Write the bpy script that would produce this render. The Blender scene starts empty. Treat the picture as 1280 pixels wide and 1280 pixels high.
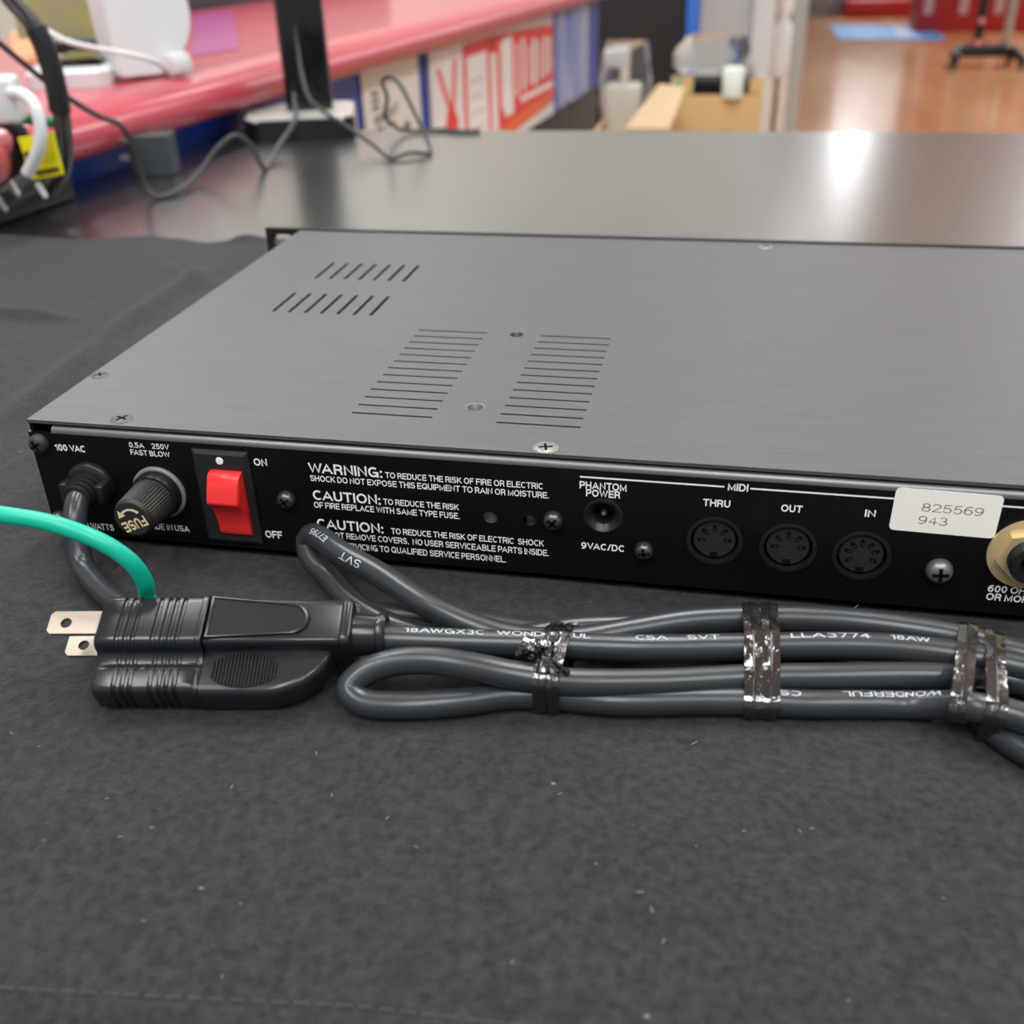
import bpy, bmesh, math, random
from mathutils import Vector, Matrix
import mathutils.geometry as mgeo
random.seed(7)
SC = bpy.context.scene
COL = SC.collection
PI = math.pi
V = Vector

# ------------------------------------------------------------------ camera
CAM = V((0.219991, -0.268374, 0.180421))
RX = V((0.9793335, 0.2003752, -0.0274879))      # image right
RD = V((0.0756209, -0.4888216, -0.8691000))     # image down
RF = V((-0.1875828, 0.8490602, -0.4938720))     # view direction
FPX = 1296.64
cam_data = bpy.data.cameras.new('camera')
cam = bpy.data.objects.new('camera', cam_data)
COL.objects.link(cam)
M = Matrix((RX, -RD, -RF)).transposed().to_4x4()
M.translation = CAM
cam.matrix_world = M
cam_data.sensor_width = 36.0
cam_data.lens = 36.0 * FPX / 1280.0
cam_data.clip_start = 0.01
cam_data.clip_end = 100
cam_data.dof.use_dof = True
cam_data.dof.focus_distance = 0.315
cam_data.dof.aperture_fstop = 12.5
SC.camera = cam

# ------------------------------------------------------------------ world, lamps, exposure
SC.view_settings.view_transform = 'Standard'
SC.view_settings.look = 'None'
SC.view_settings.exposure = 0.0
SC.view_settings.gamma = 1.0
SC.view_settings.use_curve_mapping = False

world = bpy.data.worlds.new('store_light')
SC.world = world
world.use_nodes = True
nt = world.node_tree
nt.nodes.clear()
wo = nt.nodes.new('ShaderNodeOutputWorld')
wb = nt.nodes.new('ShaderNodeBackground')
tc = nt.nodes.new('ShaderNodeTexCoord')
sx = nt.nodes.new('ShaderNodeSeparateXYZ')
rp = nt.nodes.new('ShaderNodeValToRGB')
nt.links.new(tc.outputs['Generated'], sx.inputs[0])
nt.links.new(sx.outputs['Z'], rp.inputs[0])
rp.color_ramp.elements[0].position = 0.0
rp.color_ramp.elements[0].color = (0.34, 0.36, 0.375, 1)
rp.color_ramp.elements[1].position = 0.6
rp.color_ramp.elements[1].color = (0.60, 0.635, 0.66, 1)
nt.links.new(rp.outputs[0], wb.inputs['Color'])
wb.inputs['Strength'].default_value = 1.0
nt.links.new(wb.outputs[0], wo.inputs[0])


def area_light(name, loc, sx_, sy_, power, color=(0.95, 0.985, 1.0), rz=0.0):
    d = bpy.data.lights.new(name, 'AREA')
    d.shape = 'RECTANGLE'
    d.size = sx_
    d.size_y = sy_
    d.energy = power
    d.color = color
    o = bpy.data.objects.new(name, d)
    COL.objects.link(o)
    o.location = loc
    o.rotation_euler = (0, 0, rz)
    return o


for (lx, ly, pw, sxx, syy) in [(-0.9, 0.9, 24, 0.2, 1.3), (0.25, 0.95, 26, 0.2, 1.3), (1.4, 0.7, 22, 0.2, 1.3),
                               (-0.7, -1.1, 26, 0.2, 1.3), (0.35, -1.5, 26, 0.2, 1.3), (1.2, -1.1, 22, 0.2, 1.3),
                               (-1.1, 3.2, 19, 0.2, 1.3), (0.3, 3.0, 13, 0.2, 1.3), (2.0, 3.2, 26, 0.2, 1.3),
                               (0.57, 7.0, 8, 0.14, 3.5), (2.9, 7.0, 60, 0.3, 2.5), (3.6, 11.0, 70, 0.3, 2.0), (1.6, 14.2, 110, 0.3, 1.6), (-2.3, 3.0, 40, 0.2, 1.3)]:  # last two are fill, added to brighten the back wall and far left
    area_light('ceiling_tube_and_fill_light', (lx, ly, 1.95), sxx, syy, pw)
# uplights added to brighten the unseen ceiling reflected in the table
for (lx, ly, pw) in [(-1.1, 3.2, 4), (2.2, 3.4, 8), (3.0, 7.2, 22), (3.4, 11.0, 26)]:
    area_light('ceiling_fill_uplight', (lx, ly, 1.97), 0.3, 2.0, pw).rotation_euler = (PI, 0, 0)


# ------------------------------------------------------------------ pixel -> point on a real plane
def P(px, py, z=None, y=None, x=None):
    d = RX * ((px - 640) / FPX) + RD * ((py - 640) / FPX) + RF
    if z is not None:
        s = (z - CAM.z) / d.z
    elif y is not None:
        s = (y - CAM.y) / d.y
    else:
        s = (x - CAM.x) / d.x
    return CAM + d * s


# ------------------------------------------------------------------ materials
MATS = {}


def mat(name, color, rough=0.5, metal=0.0, coat=0.0, trans=0.0, noise=None, bump=None, spec=0.5, emit=None, alpha=1.0, sheen=0.0, ior=1.45):
    if name in MATS:
        return MATS[name]
    m = bpy.data.materials.new(name)
    m.use_nodes = True
    n = m.node_tree.nodes
    l = m.node_tree.links
    b = n['Principled BSDF']
    b.inputs['Base Color'].default_value = (*color, 1)
    b.inputs['Roughness'].default_value = rough
    b.inputs['Metallic'].default_value = metal
    b.inputs['Coat Weight'].default_value = coat
    b.inputs['Coat Roughness'].default_value = 0.08
    b.inputs['Transmission Weight'].default_value = trans
    b.inputs['Specular IOR Level'].default_value = spec
    b.inputs['IOR'].default_value = ior
    b.inputs['Alpha'].default_value = alpha
    b.inputs['Sheen Weight'].default_value = sheen
    if emit:
        b.inputs['Emission Color'].default_value = (*emit[0], 1)
        b.inputs['Emission Strength'].default_value = emit[1]
    if noise or bump:
        t = n.new('ShaderNodeTexCoord')
        mp = n.new('ShaderNodeMapping')
        l.new(t.outputs['Object'], mp.inputs[0])
    if noise:                       # (scale xyz, other colour, detail)
        mp.inputs['Scale'].default_value = noise[0]
        nz = n.new('ShaderNodeTexNoise')
        nz.inputs['Scale'].default_value = 1.0
        nz.inputs['Detail'].default_value = noise[2]
        l.new(mp.outputs[0], nz.inputs['Vector'])
        cr = n.new('ShaderNodeValToRGB')
        cr.color_ramp.elements[0].position = 0.35
        cr.color_ramp.elements[1].position = 0.65
        cr.color_ramp.elements[0].color = (*color, 1)
        cr.color_ramp.elements[1].color = (*noise[1], 1)
        l.new(nz.outputs['Fac'], cr.inputs[0])
        l.new(cr.outputs[0], b.inputs['Base Color'])
    if bump:                        # (scale xyz, strength, distance)
        mp2 = n.new('ShaderNodeMapping')
        l.new(t.outputs['Object'], mp2.inputs[0])
        mp2.inputs['Scale'].default_value = bump[0]
        nz2 = n.new('ShaderNodeTexNoise')
        nz2.inputs['Scale'].default_value = 1.0
        nz2.inputs['Detail'].default_value = 3
        l.new(mp2.outputs[0], nz2.inputs['Vector'])
        bp = n.new('ShaderNodeBump')
        bp.inputs['Strength'].default_value = bump[1]
        bp.inputs['Distance'].default_value = bump[2]
        l.new(nz2.outputs['Fac'], bp.inputs['Height'])
        l.new(bp.outputs[0], b.inputs['Normal'])
    MATS[name] = m
    return m


def cloth_material():
    m = mat('black_felt', (0.022, 0.022, 0.024), rough=0.95, spec=0.15, sheen=0.12, bump=((900, 900, 900), 0.55, 0.0006))
    n = m.node_tree.nodes
    l = m.node_tree.links
    b = n['Principled BSDF']
    t = [x for x in n if x.type == 'TEX_COORD'][0]
    nz = n.new('ShaderNodeTexNoise')
    nz.inputs['Scale'].default_value = 420
    nz.inputs['Detail'].default_value = 5
    l.new(t.outputs['Object'], nz.inputs['Vector'])
    cr = n.new('ShaderNodeValToRGB')
    cr.color_ramp.elements[0].position = 0.3
    cr.color_ramp.elements[1].position = 0.75
    cr.color_ramp.elements[0].color = (0.017, 0.017, 0.019, 1)
    cr.color_ramp.elements[1].color = (0.037, 0.037, 0.040, 1)
    l.new(nz.outputs['Fac'], cr.inputs[0])
    # specks of lint caught in the pile
    vo = n.new('ShaderNodeTexVoronoi')
    vo.inputs['Scale'].default_value = 95
    mp = n.new('ShaderNodeMapping')
    mp.inputs['Rotation'].default_value = (0, 0, 0.6)
    mp.inputs['Scale'].default_value = (1.0, 1.9, 1.0)
    l.new(t.outputs['Object'], mp.inputs[0])
    l.new(mp.outputs[0], vo.inputs['Vector'])
    lt = n.new('ShaderNodeMath')
    lt.operation = 'LESS_THAN'
    lt.inputs[1].default_value = 0.055
    l.new(vo.outputs['Distance'], lt.inputs[0])
    sp = n.new('ShaderNodeSeparateColor')
    l.new(vo.outputs['Color'], sp.inputs[0])
    gt = n.new('ShaderNodeMath')
    gt.operation = 'GREATER_THAN'
    gt.inputs[1].default_value = 0.72
    l.new(sp.outputs[0], gt.inputs[0])
    mu = n.new('ShaderNodeMath')
    mu.operation = 'MULTIPLY'
    l.new(lt.outputs[0], mu.inputs[0])
    l.new(gt.outputs[0], mu.inputs[1])
    mu2 = n.new('ShaderNodeMath')
    mu2.operation = 'MULTIPLY'
    l.new(mu.outputs[0], mu2.inputs[0])
    l.new(sp.outputs[1], mu2.inputs[1])
    mx = n.new('ShaderNodeMix')
    mx.data_type = 'RGBA'
    l.new(mu2.outputs[0], mx.inputs[0])
    l.new(cr.outputs[0], mx.inputs[6])
    mx.inputs[7].default_value = (0.22, 0.21, 0.21, 1)
    l.new(mx.outputs[2], b.inputs['Base Color'])
    return m


M_CLOTH = cloth_material()
M_LID = mat('brushed_black_lid', (0.090, 0.090, 0.092), rough=0.50, metal=0.45, noise=((70, 1500, 10), (0.106, 0.106, 0.108), 5), bump=((60, 2200, 10), 0.07, 0.0002))
M_PANEL = mat('black_paint', (0.0045, 0.0045, 0.005), rough=0.30, spec=0.25, bump=((1400, 1400, 1400), 0.06, 0.0001))
M_LIP = mat('grey_lip', (0.17, 0.17, 0.17), rough=0.38, metal=0.7)  # paler and more metallic than the black panel
M_EDGE = mat('black_bare_edge', (0.02, 0.02, 0.021), rough=0.35, metal=0.3)
M_INSIDE = mat('dark_inside', (0.004, 0.004, 0.004), rough=0.8, spec=0.1)
M_PRINT = mat('white_print', (0.86, 0.86, 0.84), rough=0.6)
M_GOLDPRINT = mat('gold_print', (0.75, 0.60, 0.36), rough=0.5)
M_CORDPRINT = mat('grey_print', (0.42, 0.43, 0.44), rough=0.5)
M_CORD = mat('grey_black_pvc', (0.027, 0.030, 0.033), rough=0.29, spec=0.55, bump=((260, 260, 260), 0.05, 0.0003))
M_PLUG = mat('black_pvc', (0.012, 0.0135, 0.0155), rough=0.24, spec=0.5, bump=((160, 160, 160), 0.06, 0.0004))
M_BPLASTIC = mat('black_plastic', (0.011, 0.011, 0.012), rough=0.35, spec=0.45)
M_BEZEL = mat('bezel_plastic', (0.017, 0.017, 0.018), rough=0.42, spec=0.4)
M_KNURL = mat('fuse_cap_plastic', (0.022, 0.021, 0.019), rough=0.5, spec=0.4)
M_RED = mat('red_rocker', (0.80, 0.030, 0.028), rough=0.32, spec=0.5)
M_GREY = mat('grey_ring', (0.20, 0.20, 0.20), rough=0.4)
M_GREEN = mat('green_wire', (0.0, 0.40, 0.27), rough=0.36, spec=0.5)
M_STEEL = mat('nickel', (0.58, 0.52, 0.45), rough=0.32, metal=1.0)
M_BLADE = mat('brass_nickel_blade', (0.62, 0.55, 0.46), rough=0.30, metal=1.0)
M_SCREW = mat('black_zinc_screw', (0.13, 0.12, 0.11), rough=0.33, metal=0.85)
M_SCREW_DARK = mat('dull_black_screw', (0.045, 0.043, 0.038), rough=0.55, metal=0.3)
M_SCREW_PALE = mat('worn_screw', (0.24, 0.235, 0.22), rough=0.4, metal=0.7)
M_GOLD = mat('gold_washer', (0.78, 0.60, 0.34), rough=0.38, metal=0.6)
M_DIN = mat('din_insert', (0.018, 0.019, 0.021), rough=0.6, spec=0.3)
M_BOARD = mat('pale_board', (0.42, 0.46, 0.36), rough=0.6)
M_STICKER = mat('cream_label', (0.90, 0.86, 0.78), rough=0.55)
M_STINK = mat('grey_ink', (0.19, 0.18, 0.17), rough=0.7)
M_TIE = mat('black_foil', (0.010, 0.0095, 0.010), rough=0.11, metal=0.0, spec=0.9, coat=1.0, bump=((450, 450, 450), 0.35, 0.0008))
M_TABLE = mat('brushed_table_metal', (0.315, 0.325, 0.325), rough=0.25, metal=1.0, noise=((5, 700, 5), (0.35, 0.36, 0.36), 3), bump=((8, 900, 8), 0.05, 0.0003))


# ------------------------------------------------------------------ mesh helpers
def world_loc(o):
    l = V(o.location)
    while o.parent:
        o = o.parent
        l += V(o.location)
    return l


def tag(o, label, cat, group=None, kind=None):
    if label:
        o['label'] = label
    if cat:
        o['category'] = cat
    if group:
        o['group'] = group
    if kind:
        o['kind'] = kind
    return o


def thing(name, loc, label, cat, group=None):
    o = bpy.data.objects.new(name, None)
    o.empty_display_size = 0.01
    COL.objects.link(o)
    o.location = loc
    return tag(o, label, cat, group)


def frame(o, xd, yd=None):
    """4x4 whose z axis is o's given direction"""
    z = V(xd).normalized()
    ref = V(yd) if yd is not None else (V((0, 0, 1)) if abs(z.z) < 0.9 else V((1, 0, 0)))
    x = ref.cross(z).normalized()
    y = z.cross(x)
    m = Matrix((x, y, z)).transposed().to_4x4()
    m.translation = V(o)
    return m


def round_poly(pts, r, seg=4):
    out = []
    n = len(pts)
    rr = r if isinstance(r, (list, tuple)) else [r] * n
    for i in range(n):
        p0, p1, p2 = V((*pts[i - 1], 0)), V((*pts[i], 0)), V((*pts[(i + 1) % n], 0))
        a = (p0 - p1)
        b = (p2 - p1)
        k = min(rr[i], a.length * 0.49, b.length * 0.49)
        if k < 1e-7:
            out.append((p1.x, p1.y))
            continue
        a = p1 + a.normalized() * k
        b = p1 + b.normalized() * k
        for j in range(seg + 1):
            t = j / seg
            q = a * (1 - t) ** 2 + p1 * 2 * t * (1 - t) + b * t * t
            out.append((q.x, q.y))
    return out


class MB:
    def __init__(self):
        self.v = []
        self.f = []

    def add(self, vs, fs, m=None):
        k = len(self.v)
        for p in vs:
            p = V(p)
            self.v.append(m @ p if m is not None else p)
        for q in fs:
            self.f.append([i + k for i in q])
        return self

    def box(self, lo, hi, m=None, bev=0.0, seg=2):
        bm = bmesh.new()
        bmesh.ops.create_cube(bm, size=1)
        lo, hi = V(lo), V(hi)
        for v in bm.verts:
            v.co = V([(lo[i] + hi[i]) / 2 + v.co[i] * (hi[i] - lo[i]) for i in range(3)])
        if bev > 0:
            bmesh.ops.bevel(bm, geom=bm.edges[:], offset=bev, segments=seg, affect='EDGES', profile=0.5)
        self.take(bm, m)
        return self

    def take(self, bm, m=None):
        bm.verts.index_update()
        self.add([v.co.copy() for v in bm.verts], [[v.index for v in f.verts] for f in bm.faces], m)
        bm.free()

    def lathe(self, prof, m, n=32, cap0=True, cap1=True):
        """prof: (radius, height) pairs along +z of m"""
        vs, fs = [], []
        k = len(prof)
        for i in range(n):
            a = 2 * PI * i / n
            for (r, h) in prof:
                vs.append((r * math.cos(a), r * math.sin(a), h))
        for i in range(n):
            j = (i + 1) % n
            for t in range(k - 1):
                fs.append([i * k + t, j * k + t, j * k + t + 1, i * k + t + 1])
        if cap0:
            fs.append([i * k for i in reversed(range(n))])
        if cap1:
            fs.append([i * k + k - 1 for i in range(n)])
        return self.add(vs, fs, m)

    def prism(self, poly, z0, z1, m, bev=0.0):
        """extrude a 2-D polygon along z of m, optional chamfer at the top"""
        n = len(poly)
        cx = sum(p[0] for p in poly) / n
        cy = sum(p[1] for p in poly) / n
        rings = [(poly, z0)]
        if bev > 0:
            ins = []
            for i in range(n):
                a, b, c = V((*poly[i - 1], 0)), V((*poly[i], 0)), V((*poly[(i + 1) % n], 0))
                d1 = (b - a)
                d2 = (c - b)
                nn = V((-(d1.y + d2.y), d1.x + d2.x, 0))
                if nn.length > 0:
                    nn.normalize()
                s = 1 if ((V((cx, cy, 0)) - b).dot(nn) > 0) else -1
                q = b + nn * s * bev
                ins.append((q.x, q.y))
            rings += [(poly, z1 - bev), (ins, z1)]
        else:
            rings += [(poly, z1)]
        vs, fs = [], []
        for (pl, z) in rings:
            vs += [(p[0], p[1], z) for p in pl]
        for t in range(len(rings) - 1):
            for i in range(n):
                j = (i + 1) % n
                fs.append([t * n + i, t * n + j, (t + 1) * n + j, (t + 1) * n + i])
        fs.append(list(reversed(range(n))))
        fs.append([(len(rings) - 1) * n + i for i in range(n)])
        return self.add(vs, fs, m)

    def loft(self, rings, cap=True, closed_ring=True):
        n = len(rings[0])
        vs = [p for r in rings for p in r]
        fs = []
        for t in range(len(rings) - 1):
            for i in range(n if closed_ring else n - 1):
                j = (i + 1) % n
                fs.append([t * n + i, t * n + j, (t + 1) * n + j, (t + 1) * n + i])
        if cap:
            fs.append(list(reversed(range(n))))
            fs.append([(len(rings) - 1) * n + i for i in range(n)])
        return self.add(vs, fs)

    def tube(self, pts, r, n=12, cap=True, closed=False, flat=1.0):
        fr = frames(pts, closed)
        rings = []
        for i, (p, t, a, b) in enumerate(fr):
            rr = r(i / max(1, len(fr) - 1)) if callable(r) else r
            rings.append([p + a * rr * math.cos(2 * PI * k / n) + b * rr * flat * math.sin(2 * PI * k / n) for k in range(n)])
        if closed:
            rings.append(rings[0])
            return self.loft(rings, cap=False)
        return self.loft(rings, cap)

    def build(self, name, material, parent=None, smooth=True, label=None, angle=40):
        bm = bmesh.new()
        vs = [bm.verts.new(p) for p in self.v]
        for q in self.f:
            try:
                bm.faces.new([vs[i] for i in q])
            except ValueError:
                pass
        bmesh.ops.remove_doubles(bm, verts=bm.verts[:], dist=1e-7)
        bmesh.ops.recalc_face_normals(bm, faces=bm.faces[:])
        if parent is not None:
            org = world_loc(parent)
            loc = V((0, 0, 0))
        else:
            xs = [v.co for v in bm.verts]
            lo = V([min(c[i] for c in xs) for i in range(3)])
            hi = V([max(c[i] for c in xs) for i in range(3)])
            org = V(((lo.x + hi.x) / 2, (lo.y + hi.y) / 2, lo.z))
            loc = org
        for v in bm.verts:
            v.co -= org
        me = bpy.data.meshes.new(name)
        if smooth:
            for f in bm.faces:
                f.smooth = True
            ca = math.radians(angle)
            for e in bm.edges:
                if len(e.link_faces) != 2 or e.calc_face_angle(0) > ca:
                    e.smooth = False
        bm.to_mesh(me)
        bm.free()
        me.materials.append(material)
        o = bpy.data.objects.new(name, me)
        COL.objects.link(o)
        o.location = loc
        if parent is not None:
            o.parent = parent
        if label:
            o['label'] = label
        return o


def frames(pts, closed=False):
    pts = [V(p) for p in pts]
    n = len(pts)
    out = []
    t0 = None
    a = None
    for i in range(n):
        if closed:
            t = (pts[(i + 1) % n] - pts[i - 1])
        else:
            t = pts[min(i + 1, n - 1)] - pts[max(i - 1, 0)]
        t.normalize()
        if a is None:
            ref = V((0, 0, 1)) if abs(t.z) < 0.9 else V((1, 0, 0))
            a = (ref - t * ref.dot(t)).normalized()
        else:
            a = (a - t * a.dot(t)).normalized()
        out.append((pts[i], t, a, t.cross(a)))
    return out


def spline(pts, step=0.0015):
    pts = [V(p) for p in pts]
    q = [pts[0] * 2 - pts[1]] + pts + [pts[-1] * 2 - pts[-2]]
    out = []
    for i in range(1, len(q) - 2):
        p0, p1, p2, p3 = q[i - 1], q[i], q[i + 1], q[i + 2]
        # centripetal Catmull-Rom
        d1 = max((p1 - p0).length, 1e-6) ** 0.5
        d2 = max((p2 - p1).length, 1e-6) ** 0.5
        d3 = max((p3 - p2).length, 1e-6) ** 0.5
        m1 = ((p1 - p0) / d1 - (p2 - p0) / (d1 + d2) + (p2 - p1) / d2) * d2
        m2 = ((p2 - p1) / d2 - (p3 - p1) / (d2 + d3) + (p3 - p2) / d3) * d2
        n = max(2, int((p2 - p1).length / step))
        for k in range(n):
            t = k / n
            t2, t3 = t * t, t * t * t
            out.append(p1 * (2 * t3 - 3 * t2 + 1) + m1 * (t3 - 2 * t2 + t) + p2 * (-2 * t3 + 3 * t2) + m2 * (t3 - t2))
    out.append(pts[-1])
    return out


def holed_plate(outer, holes, z0, z1, m):
    """plate with real holes: returns an MB"""
    mb = MB()
    loops = [[V((p[0], p[1], 0)) for p in outer]] + [[V((p[0], p[1], 0)) for p in h] for h in holes]
    flat = [p for l in loops for p in l]
    tris = mgeo.tessellate_polygon(loops)
    n = len(flat)
    vs = [(p.x, p.y, z0) for p in flat] + [(p.x, p.y, z1) for p in flat]
    fs = [list(t) for t in tris] + [[i + n for i in reversed(t)] for t in tris]
    k = 0
    for l in loops:
        c = len(l)
        for i in range(c):
            j = (i + 1) % c
            fs.append([k + i, k + j, k + j + n, k + i + n])
        k += c
    return mb.add(vs, fs, m)


def circle(cx, cy, r, n=32, ry=None):
    ry = ry or r
    return [(cx + r * math.cos(2 * PI * i / n), cy + ry * math.sin(2 * PI * i / n)) for i in range(n)]


def rect(x0, y0, x1, y1):
    return [(x0, y0), (x1, y0), (x1, y1), (x0, y1)]


# ---------------------------------------------- lettering: grotesque capitals drawn from strokes
def arc(cx, cy, rx, ry, a0, a1, n=8):
    return [(cx + rx * math.cos(math.radians(a0 + (a1 - a0) * i / n)), cy + ry * math.sin(math.radians(a0 + (a1 - a0) * i / n))) for i in range(n + 1)]


def _oval(w):
    return arc(w / 2, 0.5, w / 2, 0.5, 90, 450, 22)


def _bowl(x, y0, y1, w):
    h = (y1 - y0) / 2
    return [(x, y1)] + [(w - h * 0.9, y1)] + arc(w - h * 0.9, y0 + h, h * 0.9, h, 90, -90, 8)[1:] + [(x, y0)]


GL = {
    'A': (0.80, [[(0, 0), (0.40, 1), (0.80, 0)], [(0.15, 0.31), (0.65, 0.31)]]),
    'B': (0.62, [[(0, 0), (0, 1)], _bowl(0, 0.52, 1, 0.56), _bowl(0, 0, 0.52, 0.62)]),
    'C': (0.64, [arc(0.37, 0.5, 0.37, 0.5, 48, 312, 18)]),
    'D': (0.66, [[(0, 0), (0, 1)], [(0, 1), (0.30, 1)] + arc(0.30, 0.5, 0.36, 0.5, 90, -90, 12) + [(0, 0)]]),
    'E': (0.56, [[(0.56, 1), (0, 1), (0, 0), (0.58, 0)], [(0, 0.52), (0.52, 0.52)]]),
    'F': (0.52, [[(0.54, 1), (0, 1), (0, 0)], [(0, 0.50), (0.47, 0.50)]]),
    'G': (0.74, [arc(0.37, 0.5, 0.37, 0.5, 48, 335, 20) + [(0.72, 0.44), (0.42, 0.44)], [(0.73, 0.44), (0.73, 0.0)]]),
    'H': (0.64, [[(0, 0), (0, 1)], [(0.64, 0), (0.64, 1)], [(0, 0.52), (0.64, 0.52)]]),
    'I': (0.00, [[(0, 0), (0, 1)]]),
    'K': (0.64, [[(0, 0), (0, 1)], [(0.60, 1), (0.02, 0.40)], [(0.22, 0.60), (0.66, 0)]]),
    'L': (0.50, [[(0, 1), (0, 0), (0.52, 0)]]),
    'M': (0.78, [[(0, 0), (0, 1), (0.39, 0.08), (0.78, 1), (0.78, 0)]]),
    'N': (0.64, [[(0, 0), (0, 1), (0.64, 0), (0.64, 1)]]),
    'O': (0.78, [_oval(0.78)]),
    'P': (0.58, [[(0, 0), (0, 1)], _bowl(0, 0.44, 1, 0.60)]),
    'Q': (0.78, [_oval(0.78), [(0.46, 0.26), (0.76, -0.04)]]),
    'R': (0.62, [[(0, 0), (0, 1)], _bowl(0, 0.47, 1, 0.60), [(0.36, 0.47), (0.55, 0.34), (0.60, 0)]]),
    'S': (0.60, [arc(0.30, 0.745, 0.28, 0.255, 20, 250, 12) + arc(0.30, 0.27, 0.31, 0.27, 75, -165, 14)]),
    'T': (0.62, [[(0, 1), (0.62, 1)], [(0.31, 1), (0.31, 0)]]),
    'U': (0.62, [[(0, 1), (0, 0.32)] + arc(0.31, 0.32, 0.31, 0.32, 180, 360, 12) + [(0.62, 1)]]),
    'V': (0.70, [[(0, 1), (0.35, 0), (0.70, 1)]]),
    'W': (1.06, [[(0, 1), (0.265, 0), (0.53, 0.98), (0.795, 0), (1.06, 1)]]),
    'X': (0.66, [[(0, 0), (0.66, 1)], [(0, 1), (0.66, 0)]]),
    'Y': (0.68, [[(0, 1), (0.34, 0.44), (0.68, 1)], [(0.34, 0.44), (0.34, 0)]]),
    '0': (0.52, [_oval(0.52)]),
    '1': (0.30, [[(0.02, 0.74), (0.18, 0.80), (0.28, 1), (0.28, 0)]]),
    '2': (0.54, [arc(0.27, 0.72, 0.26, 0.28, 170, -30, 10) + [(0.02, 0.02), (0.0, 0), (0.56, 0)]]),
    '3': (0.54, [arc(0.26, 0.76, 0.24, 0.24, 160, -85, 10) + arc(0.26, 0.26, 0.28, 0.26, 85, -160, 12)]),
    '4': (0.56, [[(0.42, 0), (0.42, 1), (0, 0.28), (0.58, 0.28)]]),
    '5': (0.54, [[(0.50, 1), (0.10, 1), (0.04, 0.50)] + arc(0.26, 0.32, 0.28, 0.32, 120, -155, 14)]),
    '6': (0.54, [arc(0.27, 0.31, 0.27, 0.31, 90, 450, 16), arc(0.36, 0.42, 0.36, 0.58, 60, 185, 10)]),
    '7': (0.52, [[(0, 1), (0.52, 1), (0.20, 0)]]),
    '8': (0.54, [arc(0.27, 0.76, 0.23, 0.24, 90, 450, 14), arc(0.27, 0.26, 0.28, 0.26, 90, 450, 14)]),
    '9': (0.54, [arc(0.27, 0.69, 0.27, 0.31, 90, 450, 16), arc(0.18, 0.58, 0.36, 0.58, 5, -120, 10)]),
    '.': (0.02, [[(0.01, -0.01), (0.01, 0.01)]]),
    ':': (0.02, [[(0.01, -0.01), (0.01, 0.01)], [(0.01, 0.60), (0.01, 0.62)]]),
    '/': (0.30, [[(0, 0), (0.30, 1)]]),
}


def stroke_poly(pts, t, sub=None):
    """quads with mitred joints along a polyline, t = full stroke width"""
    P_ = [V((p[0], p[1], 0)) for p in pts]
    closed = (P_[0] - P_[-1]).length < 1e-4
    if closed:
        P_ = P_[:-1]
    else:                           # square ends
        if (P_[1] - P_[0]).length > 0.12 or len(P_) == 2:
            P_[0] = P_[0] - (P_[1] - P_[0]).normalized() * t / 2
        if (P_[-1] - P_[-2]).length > 0.12 or len(P_) == 2:
            P_[-1] = P_[-1] + (P_[-1] - P_[-2]).normalized() * t / 2
    if sub:
        Q_ = []
        for i in range(len(P_) - (0 if closed else 1)):
            a, b = P_[i], P_[(i + 1) % len(P_)]
            m_ = max(1, int((b - a).length / sub))
            Q_ += [a.lerp(b, k / m_) for k in range(m_)]
        P_ = Q_ if closed else Q_ + [P_[-1]]
    n = len(P_)
    L, R = [], []
    for i in range(n):
        if closed or 0 < i < n - 1:
            a = (P_[i] - P_[i - 1]).normalized()
            b = (P_[(i + 1) % n] - P_[i]).normalized()
        else:
            a = b = (P_[1] - P_[0]).normalized() if i == 0 else (P_[-1] - P_[-2]).normalized()
        na, nb = V((-a.y, a.x, 0)), V((-b.y, b.x, 0))
        m_ = (na + nb)
        if m_.length < 1e-6:
            m_ = na
        m_.normalize()
        k = min(1.6, 1 / max(0.3, m_.dot(na)))
        L.append(P_[i] + m_ * t / 2 * k)
        R.append(P_[i] - m_ * t / 2 * k)
    q = []
    for i in range(n if closed else n - 1):
        j = (i + 1) % n
        q.append([L[i], R[i], R[j], L[j]])
    return q


_TXT = {}


KERN = {'WA': -0.16, 'AW': -0.14, 'AT': -0.12, 'TA': -0.14, 'VA': -0.16, 'AV': -0.16, 'AC': -0.05, 'CA': -0.06, 'AU': -0.03, 'FA': -0.12, 'PA': -0.12, 'TO': -0.05, 'LT': -0.12, 'TY': -0.05, 'YP': -0.08, 'RT': -0.04, 'AS': -0.03, 'LA': -0.02, 'LV': -0.1, 'OA': -0.05, 'RA': -0.03, 'BL': 0.02}


def text_mesh(s, bold=0.19, sub=None):
    """capitals 1 high on a baseline at 0"""
    key = (s, bold, sub)
    if key in _TXT:
        return _TXT[key]
    vs, fs = [], []
    x = bold / 2
    last = ''
    for ch in s:
        if ch == ' ':
            x += 0.30
            last = ''
            continue
        x += KERN.get(last + ch, 0.0)
        last = ch
        w, strokes = GL[ch]
        for si, st in enumerate(strokes):
            for q in stroke_poly([(x + p[0], bold / 2 + p[1] * (1 - bold)) for p in st], bold, sub):
                k = len(vs)
                vs += [V((p.x, min(1.0, max(0.0 if ch != 'Q' else -0.1, p.y)), si)) for p in q]
                fs.append([k, k + 1, k + 2, k + 3])
        x += w + bold + 0.115
    _TXT[key] = (vs, fs)
    return vs, fs


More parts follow.
